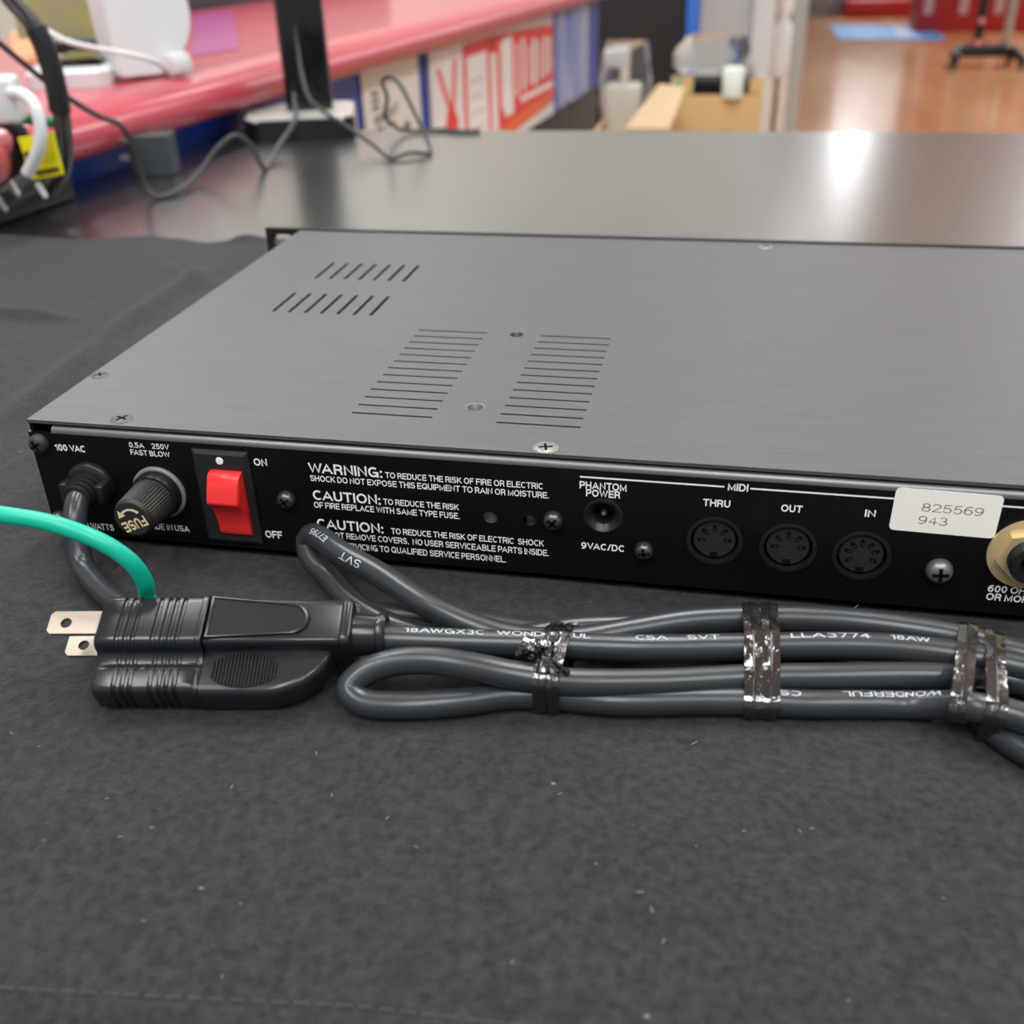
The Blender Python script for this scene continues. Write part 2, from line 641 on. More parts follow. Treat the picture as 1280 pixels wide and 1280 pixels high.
def fit_text(mb, s, width, cap, m, bold=0.19, thick=0.00003):
    """text of given width and capital height in the xy plane of m, baseline at y=0, starting at x=0"""
    vs, fs = text_mesh(s, bold)
    x0 = min(v.x for v in vs)
    x1 = max(v.x for v in vs)
    kx = width / (x1 - x0)
    mb.add([((v.x - x0) * kx, v.y * cap, thick + v.z * 0.000015) for v in vs], fs, m)


# map of a plane: x right, z up, facing -y (the rear panel)
PANELM = Matrix(((1, 0, 0, 0), (0, 0, -1, 0), (0, 1, 0, 0), (0, 0, 0, 1)))   # (u, v, w) -> (u, -w, v)


def panel_text(mb, s, l, r, cap, bold=0.19):
    a = P(l[0], l[1], y=0)
    b = P(r[0], r[1], y=0)
    c = P(l[0], l[1] - cap, y=0)
    m = Matrix.Translation((a.x, 0, (a.z + b.z) / 2)) @ PANELM
    fit_text(mb, s, b.x - a.x, c.z - a.z, m, bold)


# ================================================================== the setting
wallA = V((-0.3254, 0.4983, 0))
wd = V((0.0998, 0.9950, 0)).normalized()      # along the red counter, away from the camera
wn = V((wd.y, -wd.x, 0))                      # out of its side towards the table


def W(s, off, z):
    return wallA + wd * s + wn * off + V((0, 0, z))


FLOOR_Z = -0.80
M_FLOOR = mat('wood_floor', (0.50, 0.235, 0.105), rough=0.17, spec=0.5, noise=((2.2, 0.5, 1), (0.62, 0.37, 0.20), 3))
mb = MB()
mb.box((-4, -2.5, FLOOR_Z - 0.05), (7, 15.8, FLOOR_Z))
o = mb.build('floor', M_FLOOR, smooth=False)
o['kind'] = 'structure'
M_WALL = mat('cream_wall', (0.66, 0.655, 0.595), rough=0.6)
mb = MB()
mb.box((-4.0, 15.6, FLOOR_Z), (7, 15.75, 2.7))
o = mb.build('wall_back', mat('grey_wall', (0.66, 0.66, 0.67), rough=0.6), smooth=False)
o['kind'] = 'structure'
mb = MB()
mb.box((-4.0, 4.45, FLOOR_Z), (0.236, 4.6, 2.7))
o = mb.build('wall_left', M_WALL, smooth=False)
o['kind'] = 'structure'
mb = MB()
mb.box((0.236, 4.36, FLOOR_Z), (0.318, 4.62, 2.7), bev=0.006)
o = mb.build('trim_1', mat('grey_trim', (0.66, 0.67, 0.67), rough=0.5), smooth=False)
o['kind'] = 'structure'
mb = MB()
mb.box((-4.0, -2.5, 2.7), (7, 15.8, 2.75))
o = mb.build('ceiling', mat('white_ceiling', (0.82, 0.83, 0.84), rough=0.8), smooth=False)
o['kind'] = 'structure'

# ================================================================== metal table
TZ = -0.0012
t_ = thing('work_table', (0.35, 0.2, FLOOR_Z), 'brushed grey metal table top carrying the black cloth and the rack unit', 'table')
mb = MB()
poly = []
c0 = W(-1.3, 0.0, 0)
c1 = W(0.304, 0.0, 0)
poly = [(c0.x, c0.y), (1.3, c0.y), (1.3, 0.822), (c1.x, c1.y)]
mb.prism(poly, TZ - 0.03, TZ, Matrix.Identity(4), bev=0.0015)
mb.build('tabletop', M_TABLE, t_, smooth=False)
for (lx, ly) in [(-0.25, 0.70), (1.22, 0.74), (1.22, -0.70), (-0.38, -0.70)]:
    mb = MB()
    mb.box((lx - 0.02, ly - 0.02, FLOOR_Z), (lx + 0.02, ly + 0.02, TZ - 0.0302))
    mb.build('leg', M_TABLE, t_, smooth=False)

# ================================================================== red counter with blue side
M_CRED = mat('red_counter_gloss', (0.46, 0.050, 0.075), rough=0.32, spec=0.9, coat=0.3)
M_CBLUE = mat('blue_side', (0.016, 0.060, 0.36), rough=0.35)
M_CGREY = mat('dark_grey_kick', (0.070, 0.065, 0.072), rough=0.6)
S0, S1 = -1.0, 1.97
ct = thing('sales_counter', W(0.3, -0.25, FLOOR_Z), 'glossy red counter with rounded nosing and blue side left of the metal table', 'counter')
prof = [(-0.50, 0.022), (0.018, 0.022), (0.032, 0.027), (0.037, 0.040), (0.031, 0.053), (0.016, 0.061), (-0.004, 0.0625), (-0.50, 0.0625)]
prof = round_poly(prof, [0.002, 0.004, 0.012, 0.016, 0.016, 0.016, 0.01, 0.002], 4)
MB().loft([[W(s, a, z) for (a, z) in prof] for s in (S0, S1)]).build('countertop', M_CRED, ct, angle=30)
mb = MB()
mb.loft([[W(s, a, z) for (a, z) in rect(-0.48, -0.172, -0.0015, 0.0218)] for s in (S0, S1 - 0.01)])
mb.build('side_panel', M_CBLUE, ct, smooth=False, label='blue side panel under the red top')
mb = MB()
mb.loft([[W(s, a, z) for (a, z) in rect(-0.48, FLOOR_Z, -0.004, -0.1722)] for s in (S0, S1 - 0.012)])
mb.build('base_panel', M_CGREY, ct, smooth=False, label='dark grey base of the counter')


def wall_M(s, off, z):
    """u along the counter, v up, w out towards the table"""
    m = Matrix((wd, V((0, 0, 1)), wn)).transposed().to_4x4()
    m.translation = W(s, off, z)
    return m


M_PAPER = mat('white_paper', (0.78, 0.76, 0.70), rough=0.6)
M_INK = mat('black_ink', (0.06, 0.06, 0.06), rough=0.7)
M_SRED = mat('sign_red', (0.74, 0.055, 0.050), rough=0.45)
M_SORANGE = mat('sign_orange', (0.82, 0.16, 0.06), rough=0.45)
# white notice
nt_ = thing('paper_notice', W(0.70, 0, -0.15), 'white paper notice with black print on the blue side of the counter', 'notice')
m = wall_M(0.606, 0.0, -0.15)
MB().box((0, 0, 0), (0.196, 0.171, 0.0012), m).build('sheet', M_PAPER, nt_, smooth=False)
mb = MB()
for (u0, v0, u1, v1) in [(0.026, 0.135, 0.05, 0.140), (0.026, 0.126, 0.05, 0.131), (0.026, 0.117, 0.05, 0.122),
                         (0.030, 0.098, 0.034, 0.110), (0.037, 0.098, 0.042, 0.110), (0.046, 0.098, 0.05, 0.110), (0.054, 0.098, 0.06, 0.111), (0.064, 0.098, 0.068, 0.112), (0.074, 0.099, 0.079, 0.113), (0.084, 0.1, 0.09, 0.114), (0.096, 0.102, 0.1, 0.116),
                         (0.106, 0.104, 0.11, 0.118), (0.03, 0.089, 0.058, 0.094), (0.066, 0.09, 0.1, 0.094),
                         (0.126, 0.080, 0.150, 0.085), (0.126, 0.060, 0.131, 0.085), (0.146, 0.060, 0.151, 0.085), (0.134, 0.060, 0.138, 0.08), (0.140, 0.066, 0.144, 0.088), (0.126, 0.070, 0.150, 0.073),
                         (0.04, 0.050, 0.06, 0.056), (0.066, 0.048, 0.071, 0.062), (0.08, 0.05, 0.1, 0.055), (0.088, 0.046, 0.092, 0.066), (0.11, 0.05, 0.122, 0.056)]:
    mb.box((u0, v0, 0.0012), (u1, v1, 0.0014), m)
mb.build('print', M_INK, nt_, smooth=False)
# red and white sign
sg = thing('shop_sign', W(1.18, 0, -0.175), 'red and white shop sign board with large strokes on the counter side', 'sign')
m = wall_M(0.838, 0.0, -0.172)
SW, SH = 0.688, 0.190
MB().box((0, 0, 0), (SW, SH, 0.006), m, bev=0.0006).build('board', mat('sign_white', (0.80, 0.77, 0.75), rough=0.45), sg, smooth=False)
mb = MB()


def flat_poly(mb, pts, w0, w1, m):
    mb.prism([p for p in pts], w0, w1, m)


w0, w1 = 0.006, 0.0064
# forked strokes at the near end
flat_poly(mb, [(0.021, 0.164), (0.036, 0.164), (0.083, 0.098), (0.066, 0.098)], w0, w1, m)
flat_poly(mb, [(0.099, 0.170), (0.114, 0.171), (0.093, 0.095), (0.077, 0.095)], w0, w1, m)
flat_poly(mb, [(0.020, 0.040), (0.105, 0.040), (0.108, 0.082), (0.090, 0.100), (0.060, 0.100), (0.050, 0.078), (0.022, 0.080)], w0, w1, m)
# upright bar and top band of the red field
flat_poly(mb, [(0.135, 0.004), (0.152, 0.004), (0.158, 0.186), (0.141, 0.186)], w0, w1, m)
flat_poly(mb, [(0.158, 0.166), (0.300, 0.166), (0.300, 0.186), (0.158, 0.186)], w0, w1, m)
flat_poly(mb, [(0.262, 0.020), (0.685, 0.050), (0.685, 0.172), (0.300, 0.186), (0.262, 0.166)], w0, w1, m)
mb.build('red_lettering', M_SRED, sg, smooth=False, label='red strokes and field of the sign')
mb = MB()
flat_poly(mb, [(0.262, 0.003), (0.685, 0.026), (0.685, 0.052), (0.262, 0.026)], w1, w1 + 0.0003, m)
mb.build('orange_band', M_SORANGE, sg, smooth=False, label='orange band along the lower edge')
mb = MB()
for (u0, u1, v0, v1) in [(0.278, 0.312, 0.030, 0.158), (0.336, 0.350, 0.060, 0.170), (0.350, 0.404, 0.045, 0.176), (0.424, 0.438, 0.070, 0.160), (0.462, 0.482, 0.075, 0.165), (0.505, 0.518, 0.08, 0.15),
                         (0.535, 0.562, 0.075, 0.158), (0.582, 0.594, 0.08, 0.15), (0.612, 0.632, 0.08, 0.155), (0.650, 0.668, 0.085, 0.15), (0.450, 0.680, 0.056, 0.066)]:
    flat_poly(mb, [(u0, v0), (u1, v0), (u1, v1), (u0, v1)], w1, w1 + 0.0003, m)
mb.build('white_lettering', mat('sign_white', (0.80, 0.77, 0.75), rough=0.45), sg, smooth=False, label='white strokes on the red field')
mb = MB()
for v in (0.050, 0.075, 0.100, 0.125):
    flat_poly(mb, [(0.170, v), (0.245, v), (0.245, v + 0.003), (0.170, v + 0.003)], w0, w1, m)
mb.build('thin_lines', mat('sign_grey', (0.5, 0.45, 0.46), rough=0.5), sg, smooth=False)

# blue film wrapped round the counter's far end
m = wall_M(1.54, 0.0005, -0.168)
mb = MB()
for i in range(40):
    pass
rings = []
for i in range(41):
    u = 0.29 * i / 40
    w = 0.006 + 0.004 * math.sin(u * 46) + 0.003 * math.sin(u * 101 + 1)
    rings.append([m @ V((u, 0.0, w)), m @ V((u, 0.186, w)), m @ V((u, 0.186, 0.0005)), m @ V((u, 0.0, 0.0005))])
mb.loft(rings)
o = mb.build('plastic_film', mat('blue_film', (0.10, 0.19, 0.52), rough=0.22, coat=0.5, noise=((7, 9, 3), (0.40, 0.45, 0.62), 2)), angle=60)
tag(o, 'wrinkled pale blue plastic film over the far end of the counter side', 'film')

# ================================================================== black cloth
YB = [(-0.50, 0.372), (-0.2848, 0.3753), (-0.2197, 0.371), (-0.1711, 0.383), (-0.145, 0.378), (-0.124, 0.3703), (-0.0939, 0.386), (-0.05, 0.386), (0.0, 0.378), (0.06, 0.372), (0.8, 0.372)]


def interp(tab, x):
    for (a, b), (c, d) in zip(tab, tab[1:]):
        if x <= c:
            t = max(0.0, (x - a) / (c - a))
            t = t * t * (3 - 2 * t)
            return b + (d - b) * t
    return tab[-1][1]


def ridge(x, y, a, b, w, h):
    a, b, p = V((*a, 0)), V((*b, 0)), V((x, y, 0))
    d = b - a
    t = max(0.0, min(1.0, (p - a).dot(d) / d.length_squared))
    q = (p - (a + d * t)).length
    fade = min(1.0, 4 * t * (1 - t) + 0.15)
    return h * fade * math.exp(-(q / w) ** 2)


def pz(px, py):
    q = P(px, py, z=0)
    return (q.x, q.y)


RIDGES = [(pz(0, 535), pz(130, 425), 0.007, 0.0040), (pz(130, 425), pz(260, 335), 0.007, 0.0045), (pz(-40, 388), pz(90, 400), 0.005, 0.0045),
          (pz(215, 328), pz(262, 362), 0.006, 0.0030), (pz(150, 285), pz(235, 288), 0.010, 0.0050), (pz(285, 300), pz(330, 292), 0.010, 0.0035),
          (pz(640, 930), pz(900, 985), 0.009, 0.0016), (pz(900, 985), pz(1280, 1010), 0.010, 0.0014), (pz(730, 1010), pz(960, 1060), 0.012, 0.0013),
          (pz(960, 1060), pz(1000, 1280), 0.014, 0.0012), (pz(470, 940), pz(640, 960), 0.010, 0.0010), (pz(100, 980), pz(330, 1000), 0.012, 0.0009)]


def cloth_z(x, y):
    z = 0.0
    for (a, b, w, h) in RIDGES:
        z += ridge(x, y, a, b, w, h)
    z += 0.0003 * math.sin(x * 31 + y * 17) * math.sin(y * 37 - x * 11)
    if -0.01 < x < 0.46 and -0.012 < y < 0.26:      # pressed flat under the unit
        z = min(z, 0.0003)
    return z


NX, NY = 230, 170
X0, X1 = -0.334, 0.62
mb = MB()
vs, fs = [], []


def yfront(x):
    return -0.1673 + (x - 0.0932) * 0.13 if x < 0.16 else -0.1586 + (x - 0.16) * 0.05


for i in range(NX + 1):
    x = X0 + (X1 - X0) * i / NX
    ya, yb = yfront(x), interp(YB, x)
    for j in range(NY + 1):
        t = j / NY
        y = ya + (yb - ya) * t
        z = cloth_z(x, y)
        d = (y - ya)
        if d < 0.0062:                      # folded hem with a stitched groove
            z += 0.0007
        elif d < 0.0085:
            z -= 0.00025
        if j in (0, NY):
            z = TZ + 0.0001
        vs.append((x, y, max(z, TZ + 0.0001)))
for i in range(NX):
    for j in range(NY):
        a = i * (NY + 1) + j
        fs.append([a, a + NY + 1, a + NY + 2, a + 1])
mb.add(vs, fs)
cloth = thing('table_cloth', (0.1, 0.1, TZ), 'black felt cloth with lint spread over the metal table', 'cloth')
mb.build('fabric', M_CLOTH, cloth, angle=80)
mb = MB()
st = 0.0
for k in range(46):
    x = 0.06 + k * 0.0042
    q0 = V((x, yfront(x) + 0.0072, cloth_z(x, yfront(x)) + 0.00035))
    x2 = x + 0.0030
    q1 = V((x2, yfront(x2) + 0.0072, cloth_z(x2, yfront(x2)) + 0.00035))
    mb.tube([q0, (q0 + q1) / 2 + V((0, 0, 0.00015)), q1], 0.00012, n=5)
mb.build('hem_stitching', mat('grey_thread', (0.075, 0.075, 0.08), rough=0.8), cloth)

mb = MB()
for (u, v) in [(277, 1217), (300, 1127), (179, 1148), (150, 1045), (190, 1034), (48, 931), (14, 914), (134, 999), (868, 926), (1015, 1035), (870, 1060), (1000, 1038), (745, 1078), (815, 1135), (830, 1175), (700, 990), (1060, 1250), (930, 1040), (484, 1020), (415, 992), (520, 1056), (395, 940), (290, 985), (800, 1113), (640, 1200), (1180, 1120)]:
    p = P(u, v, z=0.0009)
    p.z = cloth_z(p.x, p.y) + 0.0003
    a = random.random() * 6.3
    l_ = random.uniform(0.0003, 0.0009)
    d = V((math.cos(a), math.sin(a), 0)) * l_
    mb.tube([p - d, p + V((-d.y, d.x, 0)) * 0.15, p + d], 0.00009, n=5)
h0 = P(1042, 771, z=0.0004)
mb.tube(spline([h0, P(1052, 769, z=0.001), P(1063, 764, z=0.002), P(1073, 756, z=0.003)], 0.0008), 0.00008, n=5)
lint = mb.build('lint', mat('pale_lint', (0.26, 0.255, 0.25), rough=0.9), cloth, label='pale flecks of lint on the black cloth')
lint['kind'] = 'stuff'

# ================================================================== rack unit, seen from its rear
H = 0.0445
BW = 0.443          # body width
D = 0.2385          # depth to the front panel
Z0 = 0.0018
unit = thing('rack_effects_unit', (BW / 2, D / 2, Z0), 'black one-unit rack effects processor with rear panel towards us on black cloth', 'audio unit')

# lid with its real slots
holes = []
for k in range(13):
    y = 0.0210 + (0.0993 - 0.0210) * k / 12
    holes.append(rect(0.1042, y - 0.00055, 0.1311, y + 0.00055))
    y = 0.0203 + (0.0990 - 0.0203) * k / 12
    holes.append(rect(0.1521, y - 0.00055, 0.1787, y + 0.00055))
for k in range(7):
    x = 0.0379 + (0.0798 - 0.0379) * k / 6
    holes.append(rect(x - 0.0008, 0.1135, x + 0.0008, 0.1381))
    x = 0.0388 + (0.0798 - 0.0388) * k / 6
    holes.append(rect(x - 0.0008, 0.1593, x + 0.0008, 0.1836))
SINKS = [(0.1428, 0.0993), (0.1428, 0.0307)]
for (x, y) in SINKS:
    holes.append(circle(x, y, 0.0026, 20))
lid = holed_plate(rect(0, 0.0008, BW, D), holes, H - 0.0011, H, Matrix.Identity(4)).build('lid', M_LID, unit, smooth=False, label='brushed dark grey lid with ventilation slots')
# countersunk holes in the lid
for i, (x, y) in enumerate(SINKS):
    mb = MB()
    fm = Matrix.Translation((x, y, H - 0.0030))
    mb.lathe([(0.0, 0.0), (0.0013, 0.0), (0.0013, 0.0006), (0.0026, 0.0029), (0.0031, 0.00305), (0.0031, 0.00292), (0.0028, 0.0019)], fm, 24, cap0=False, cap1=False)
    mb.build('countersink', M_SCREW_PALE if i == 1 else M_SCREW, unit)


def lid_screw(x, y, m_, r=0.0031, sub=None):
    mb = MB()
    fm = Matrix.Translation((x, y, H))
    mb.lathe([(0.0, 0.00045), (r * 0.5, 0.0004), (r * 0.9, 0.00025), (r, 0.0), (r, -0.0006)], fm, 28, cap0=False, cap1=False)
    s = mb.build('screw', m_, unit)
    mb = MB()
    a = random.random() * 1.5
    for q in (a, a + PI / 2):
        rm = fm @ Matrix.Rotation(q, 4, 'Z')
        mb.box((-r * 0.62, -r * 0.11, 0.0003), (r * 0.62, r * 0.11, 0.0005), rm)
    mb.build('cross_slot', M_INSIDE, s, smooth=False)
    mb = MB()
    mb.lathe([(r * 1.02, 0.00002), (r * 1.16, 0.00006), (r * 1.16, 0.00002)], fm, 28, cap0=False, cap1=False)
    mb.build('rim', m_, s)


lid_screw(0.0036, 0.0393, M_LID, 0.0030)
lid_screw(0.0314, 0.0056, M_LID, 0.0034)
lid_screw(0.1705, 0.0046, M_SCREW_PALE, 0.0034)
lid_screw(0.2359, 0.2310, M_SCREW_PALE, 0.0030)
lid_screw(0.4130, 0.0056, M_LID, 0.0034)

# chassis: rear panel with real cut-outs, rounded top lip, floor, sides
PH = 0.0405         # top of the flat part of the rear panel
MIDI = [(0.2217, 0.0198, 5), (0.2429, 0.0194, 5), (0.2636, 0.0187, 7)]
DCJ = (0.1886, 0.0254)
JACK = (0.3075, 0.0238)
SPY = [(0.1536, 0.0214, 0.0023), (0.1659, 0.0214, 0.0021)]
holes = [circle(x, z, 0.0076, 36) for (x, z, n) in MIDI] + [circle(DCJ[0], DCJ[1], 0.0053, 28), circle(JACK[0], JACK[1], 0.0060, 28)]
holes += [circle(x, z, r, 20) for (x, z, r) in SPY]
mb = holed_plate(rect(0.0, Z0, BW, PH), holes, -0.0012, 0.0, PANELM)
# lip: quarter bend at the top, then a flange inwards
lip = [(0.0, PH)]
for k in range(1, 9):
    a = PI / 2 * k / 8
    lip.append((0.0022 - 0.0022 * math.cos(a), PH + 0.0022 * math.sin(a)))
lip += [(0.014, PH + 0.0022), (0.014, PH + 0.0012), (0.0022, PH + 0.0012), (0.0012, PH)]
MB().loft([[V((x, y, z)) for (y, z) in lip] for x in (0.0085, BW)]).build('top_lip', M_LIP, unit, angle=60, label='grey bent lip along the top of the rear panel')
mb.box((0.0, 0.0, Z0), (BW, D - 0.0005, Z0 + 0.0010))
mb.box((0.0004, 0.001, Z0), (0.0015, D - 0.0005, H - 0.0012))
mb.box((BW - 0.0015, 0.001, Z0), (BW - 0.0004, D - 0.0005, H - 0.0012))
mb.build('chassis', M_PANEL, unit, angle=50, label='glossy black rear panel and chassis')
mb = MB()
mb.box((0.003, 0.0016, H - 0.0018), (BW - 0.003, 0.003, H - 0.0012))
mb.build('gap_shade', M_INSIDE, unit, smooth=False)  # dark strip standing in for the shade in the gap under the lid
mb = MB()
mb.box((0.1490, 0.0045, 0.012), (0.1552, 0.0058, 0.036))
mb.box((0.1640, 0.0060, 0.012), (0.1680, 0.0070, 0.036))
mb.build('circuit_board', M_BOARD, unit, smooth=False, label='pale board edge seen through two small holes')

# front panel with ears and rack slots
FP = Matrix(((1, 0, 0, 0), (0, 0, -1, 0), (0, 1, 0, 0), (0, 0, 0, 1)))


def slot_poly(cx, cz, hw, hh, n=10):
    r = hh
    out = []
    for k in range(n + 1):
        a = -PI / 2 + PI * k / n
        out.append((cx + hw - r + r * math.cos(a), cz + r * math.sin(a)))
    for k in range(n + 1):
        a = PI / 2 + PI * k / n
        out.append((cx - hw + r + r * math.cos(a), cz + r * math.sin(a)))
    return out


holes = [slot_poly(x, z, 0.0058, 0.0037) for x in (-0.0095, BW + 0.0095) for z in (0.0385, 0.0070)]
mb = holed_plate(rect(-0.0195, 0.0008, BW + 0.0195, 0.0452), holes, -(D + 0.0030), -(D + 0.0002), FP)
mb.build('front_panel', M_EDGE, unit, smooth=False, label='front panel edge with a slotted rack ear')


# pan-head screws on the rear panel
def pan_screw(x, z, m_, r=0.0029, d=0.0028, ang=0.3):
    fm = frame((x, 0, z), (0, -1, 0))
    mb = MB()
    mb.lathe([(r, -0.0004), (r, 0.0004), (r * 0.97, d * 0.45), (r * 0.82, d * 0.78), (r * 0.5, d * 0.95), (0.0, d)], fm, 28, cap1=False)
    s = mb.build('screw', m_, unit)
    mb = MB()
    for q in (ang, ang + PI / 2):
        rm = fm @ Matrix.Rotation(q, 4, 'Z')
        mb.box((-r * 0.58, -r * 0.13, d * 0.70), (r * 0.58, r * 0.13, d * 1.01), rm)
    mb.build('cross_slot', M_INSIDE, s, smooth=False)


pan_screw(0.0034, 0.0368, M_SCREW_DARK, 0.0033, 0.0030, 0.5)
pan_screw(0.0032, 0.0078, M_SCREW, 0.0033, 0.0030, 0.2)
pan_screw(0.0875, 0.0228, M_SCREW, 0.0030, 0.0030, 0.6)
pan_screw(0.1735, 0.0228, M_SCREW, 0.0031, 0.0030, 0.9)
pan_screw(0.2012, 0.0148, M_SCREW, 0.0029, 0.0030, 0.2)
pan_screw(0.2852, 0.0162, M_SCREW_PALE, 0.0037, 0.0034, 0.1)

# fuse holder
fx, fz = 0.0432, 0.0218
fh = thing('fuse_holder', (fx, 0, fz), None, None)
fh.parent = unit
fh.location = V((fx, 0, fz)) - world_loc(unit)
fm = frame((fx, 0, fz), (0, -1, 0))
MB().lathe([(0.0092, 0.0001), (0.0092, 0.0009), (0.0088, 0.0013), (0.0082, 0.0013), (0.0082, 0.0001)], fm, 48, cap0=False, cap1=False).build('ring', M_GREY, fh, label='grey ring round the fuse holder')
MB().lathe([(0.0082, 0.0), (0.0082, 0.0035), (0.0077, 0.0048), (0.0070, 0.0050), (0.0, 0.0050)], fm, 40, cap0=False, cap1=False).build('base', M_BPLASTIC, fh)
mb = MB()
n = 88
vs, fs, rr = [], [], []
for (h, r, kn) in [(0.0050, 0.0070, 0), (0.0054, 0.0072, 0), (0.0060, 0.0070, 1), (0.0166, 0.0065, 1), (0.0172, 0.0063, 0), (0.0182, 0.0060, 0), (0.0184, 0.0056, 0), (0.0184, 0.0, 0)]:
    for i in range(n):
        q = r + (0.00018 if (kn and i % 2) else 0) - (0.00018 if (kn and not i % 2) else 0)
        a = 2 * PI * i / n
        vs.append((q * math.cos(a), q * math.sin(a), h))
for t in range(7):
    for i in range(n):
        j = (i + 1) % n
        fs.append([t * n + i, t * n + j, (t + 1) * n + j, (t + 1) * n + i])
mb.add(vs, fs, fm)
cap = mb.build('fuse_cap', M_KNURL, fh, angle=25, label='knurled black cap lettered in gold')
mb = MB()
cm = Matrix.Translation((fx, -0.0184, fz)) @ PANELM @ Matrix.Rotation(math.radians(204), 4, 'Z')
fit_text(mb, 'FUSE', 0.0092, 0.0036, cm @ Matrix.Translation((-0.0046, 0.0000, 0)), 0.20)
# curved arrow under the word
arc_ = []
for k in range(11):
    a = math.radians(-160 + 105 * k / 10)
    arc_.append((0.0042 * math.cos(a), 0.0037 * math.sin(a)))
for k in range(10, -1, -1):
    a = math.radians(-160 + 105 * k / 10)
    arc_.append((0.0031 * math.cos(a), 0.0030 * math.sin(a)))
mb.prism(arc_, 0.00001, 0.00004, cm)
a = math.radians(-55)
c_ = V((math.cos(a), math.sin(a), 0)) * 0.00365
tg = V((-math.sin(a), math.cos(a), 0))
rd_ = V((math.cos(a), math.sin(a), 0))
tri = [c_ + rd_ * 0.0015, c_ - rd_ * 0.0014, c_ + tg * 0.0024]
mb.prism([(p.x, p.y) for p in tri], 0.00001, 0.00004, cm)
mb.build('gold_lettering', M_GOLDPRINT, fh, smooth=False, label='gold word FUSE over a curved arrow')

# power switch
sw = thing('power_switch', (0.0673, 0, 0.0222), None, None)
sw.parent = unit
sw.location = V((0.0673, 0, 0.0222)) - world_loc(unit)
bx0, bx1, bz0, bz1 = 0.0578, 0.0768, 0.0052, 0.0388
op = (0.0632, 0.0085, 0.0746, 0.0325)
mb = MB()
outer = rect(bx0, bz0, bx1, bz1)
inn = rect(bx0 + 0.0012, bz0 + 0.0012, bx1 - 0.0012, bz1 - 0.0012)
hole = rect(*op)
mb.loft([[V((x, 0.0, z)) for (x, z) in outer], [V((x, -0.0008, z)) for (x, z) in outer], [V((x, -0.0016, z)) for (x, z) in inn],
         [V((x, -0.0016, z)) for (x, z) in hole], [V((x, -0.0002, z)) for (x, z) in hole]], cap=True)
mb.build('bezel', M_BEZEL, sw, smooth=False)
rk = [(-0.0003, 0.0326), (-0.0042, 0.0318), (-0.0062, 0.0283), (-0.0080, 0.0236), (-0.0077, 0.0228), (-0.0058, 0.0212), (-0.0042, 0.0180), (-0.0031, 0.0140), (-0.0026, 0.0100), (-0.0020, 0.0088), (-0.0003, 0.0086)]
rk = round_poly(rk, 0.0010, 3)
rings = []
for (x, s) in [(0.0635, 0.93), (0.0638, 1.0), (0.0740, 1.0), (0.0743, 0.93)]:
    rings.append([V((x, y * s, z)) for (y, z) in rk])
MB().loft(rings).build('rocker', M_RED, sw, angle=45, label='red rocker pressed at its lower end')
MB().lathe([(0.0013, 0.0), (0.0012, 0.0002), (0.0, 0.0003)], frame((0.0673, -0.0016, 0.0356), (0, -1, 0)), 20, cap0=False, cap1=False).build('marker_dot', M_PRINT, sw, label='pale dot above the rocker')

# strain relief
sx_, sz_ = 0.0190, 0.0226
fm = frame((sx_, 0, sz_), (0, -1, 0))
mb = MB()
mb.lathe([(0.0083, 0.0), (0.0083, 0.0014), (0.0078, 0.0020), (0.0066, 0.0024), (0.0062, 0.0026)], fm, 36, cap0=False)
for k in range(4):
    h = 0.0026 + k * 0.0021
    r = 0.0060 - k * 0.0003
    mb.lathe([(r - 0.0006, h), (r, h + 0.0003), (r, h + 0.0014), (r - 0.0006, h + 0.0017)], fm @ Matrix.Scale(0.92, 4, (0, 1, 0)), 30)
for sgn in (-1, 1):
    mb.box((sgn * 0.0064 - 0.0016, -0.0032, 0.0), (sgn * 0.0064 + 0.0016, 0.0032, 0.0072), fm, bev=0.0008)
mb.build('strain_relief', M_BPLASTIC, unit, label='ribbed black bushing where the cord leaves')


# MIDI sockets
def midi(x, z, npin):
    e = thing('midi_socket', (x, 0, z), None, None)
    e.parent = unit
    e.location = V((x, 0, z)) - world_loc(unit)
    fm = frame((x, 0, z), (0, -1, 0))
    # metal shell: ring flush with the panel
    MB().lathe([(0.0082, 0.00005), (0.0082, 0.0003), (0.0076, 0.0004), (0.0070, 0.0003), (0.0070, -0.0050), (0.0, -0.0050)], fm, 44, cap0=False, cap1=False).build('shell', M_BPLASTIC, e)
    # insert with its key notch at the bottom
    pts = []
    for i in range(48):
        a = 2 * PI * i / 48
        r = 0.0062
        pts.append((r * math.cos(a), r * math.sin(a)))
    MB().prism(pts, -0.0048, -0.0006, Matrix.Translation((x, 0, z)) @ PANELM, bev=0.0003).build('insert', M_DIN, e)
    pm = Matrix.Translation((x, 0, z)) @ PANELM
    MB().box((-0.0012, -0.0060, -0.0012), (0.0012, -0.0042, -0.00055), pm, bev=0.0001).build('key_notch', M_INSIDE, e, smooth=False)
    angs = [0, 45, 90, 135, 180] if npin == 5 else [-28, 17, 53, 90, 127, 163, 208]
    for a in angs:
        a = math.radians(a + 2)
        rm = pm @ Matrix.Rotation(a, 4, 'Z') @ Matrix.Translation((0.0039, 0, 0))
        p_ = MB().prism(slot_poly(0, 0, 0.00125, 0.0006, 6), -0.0012, -0.00055, rm).build('pin_hole', M_INSIDE, e, smooth=False)
        MB().box((-0.0007, -0.0002, -0.0005), (0.0001, 0.0002, -0.0003), rm).build('contact', M_SCREW, e, smooth=False)


for q in MIDI:
    midi(*q)

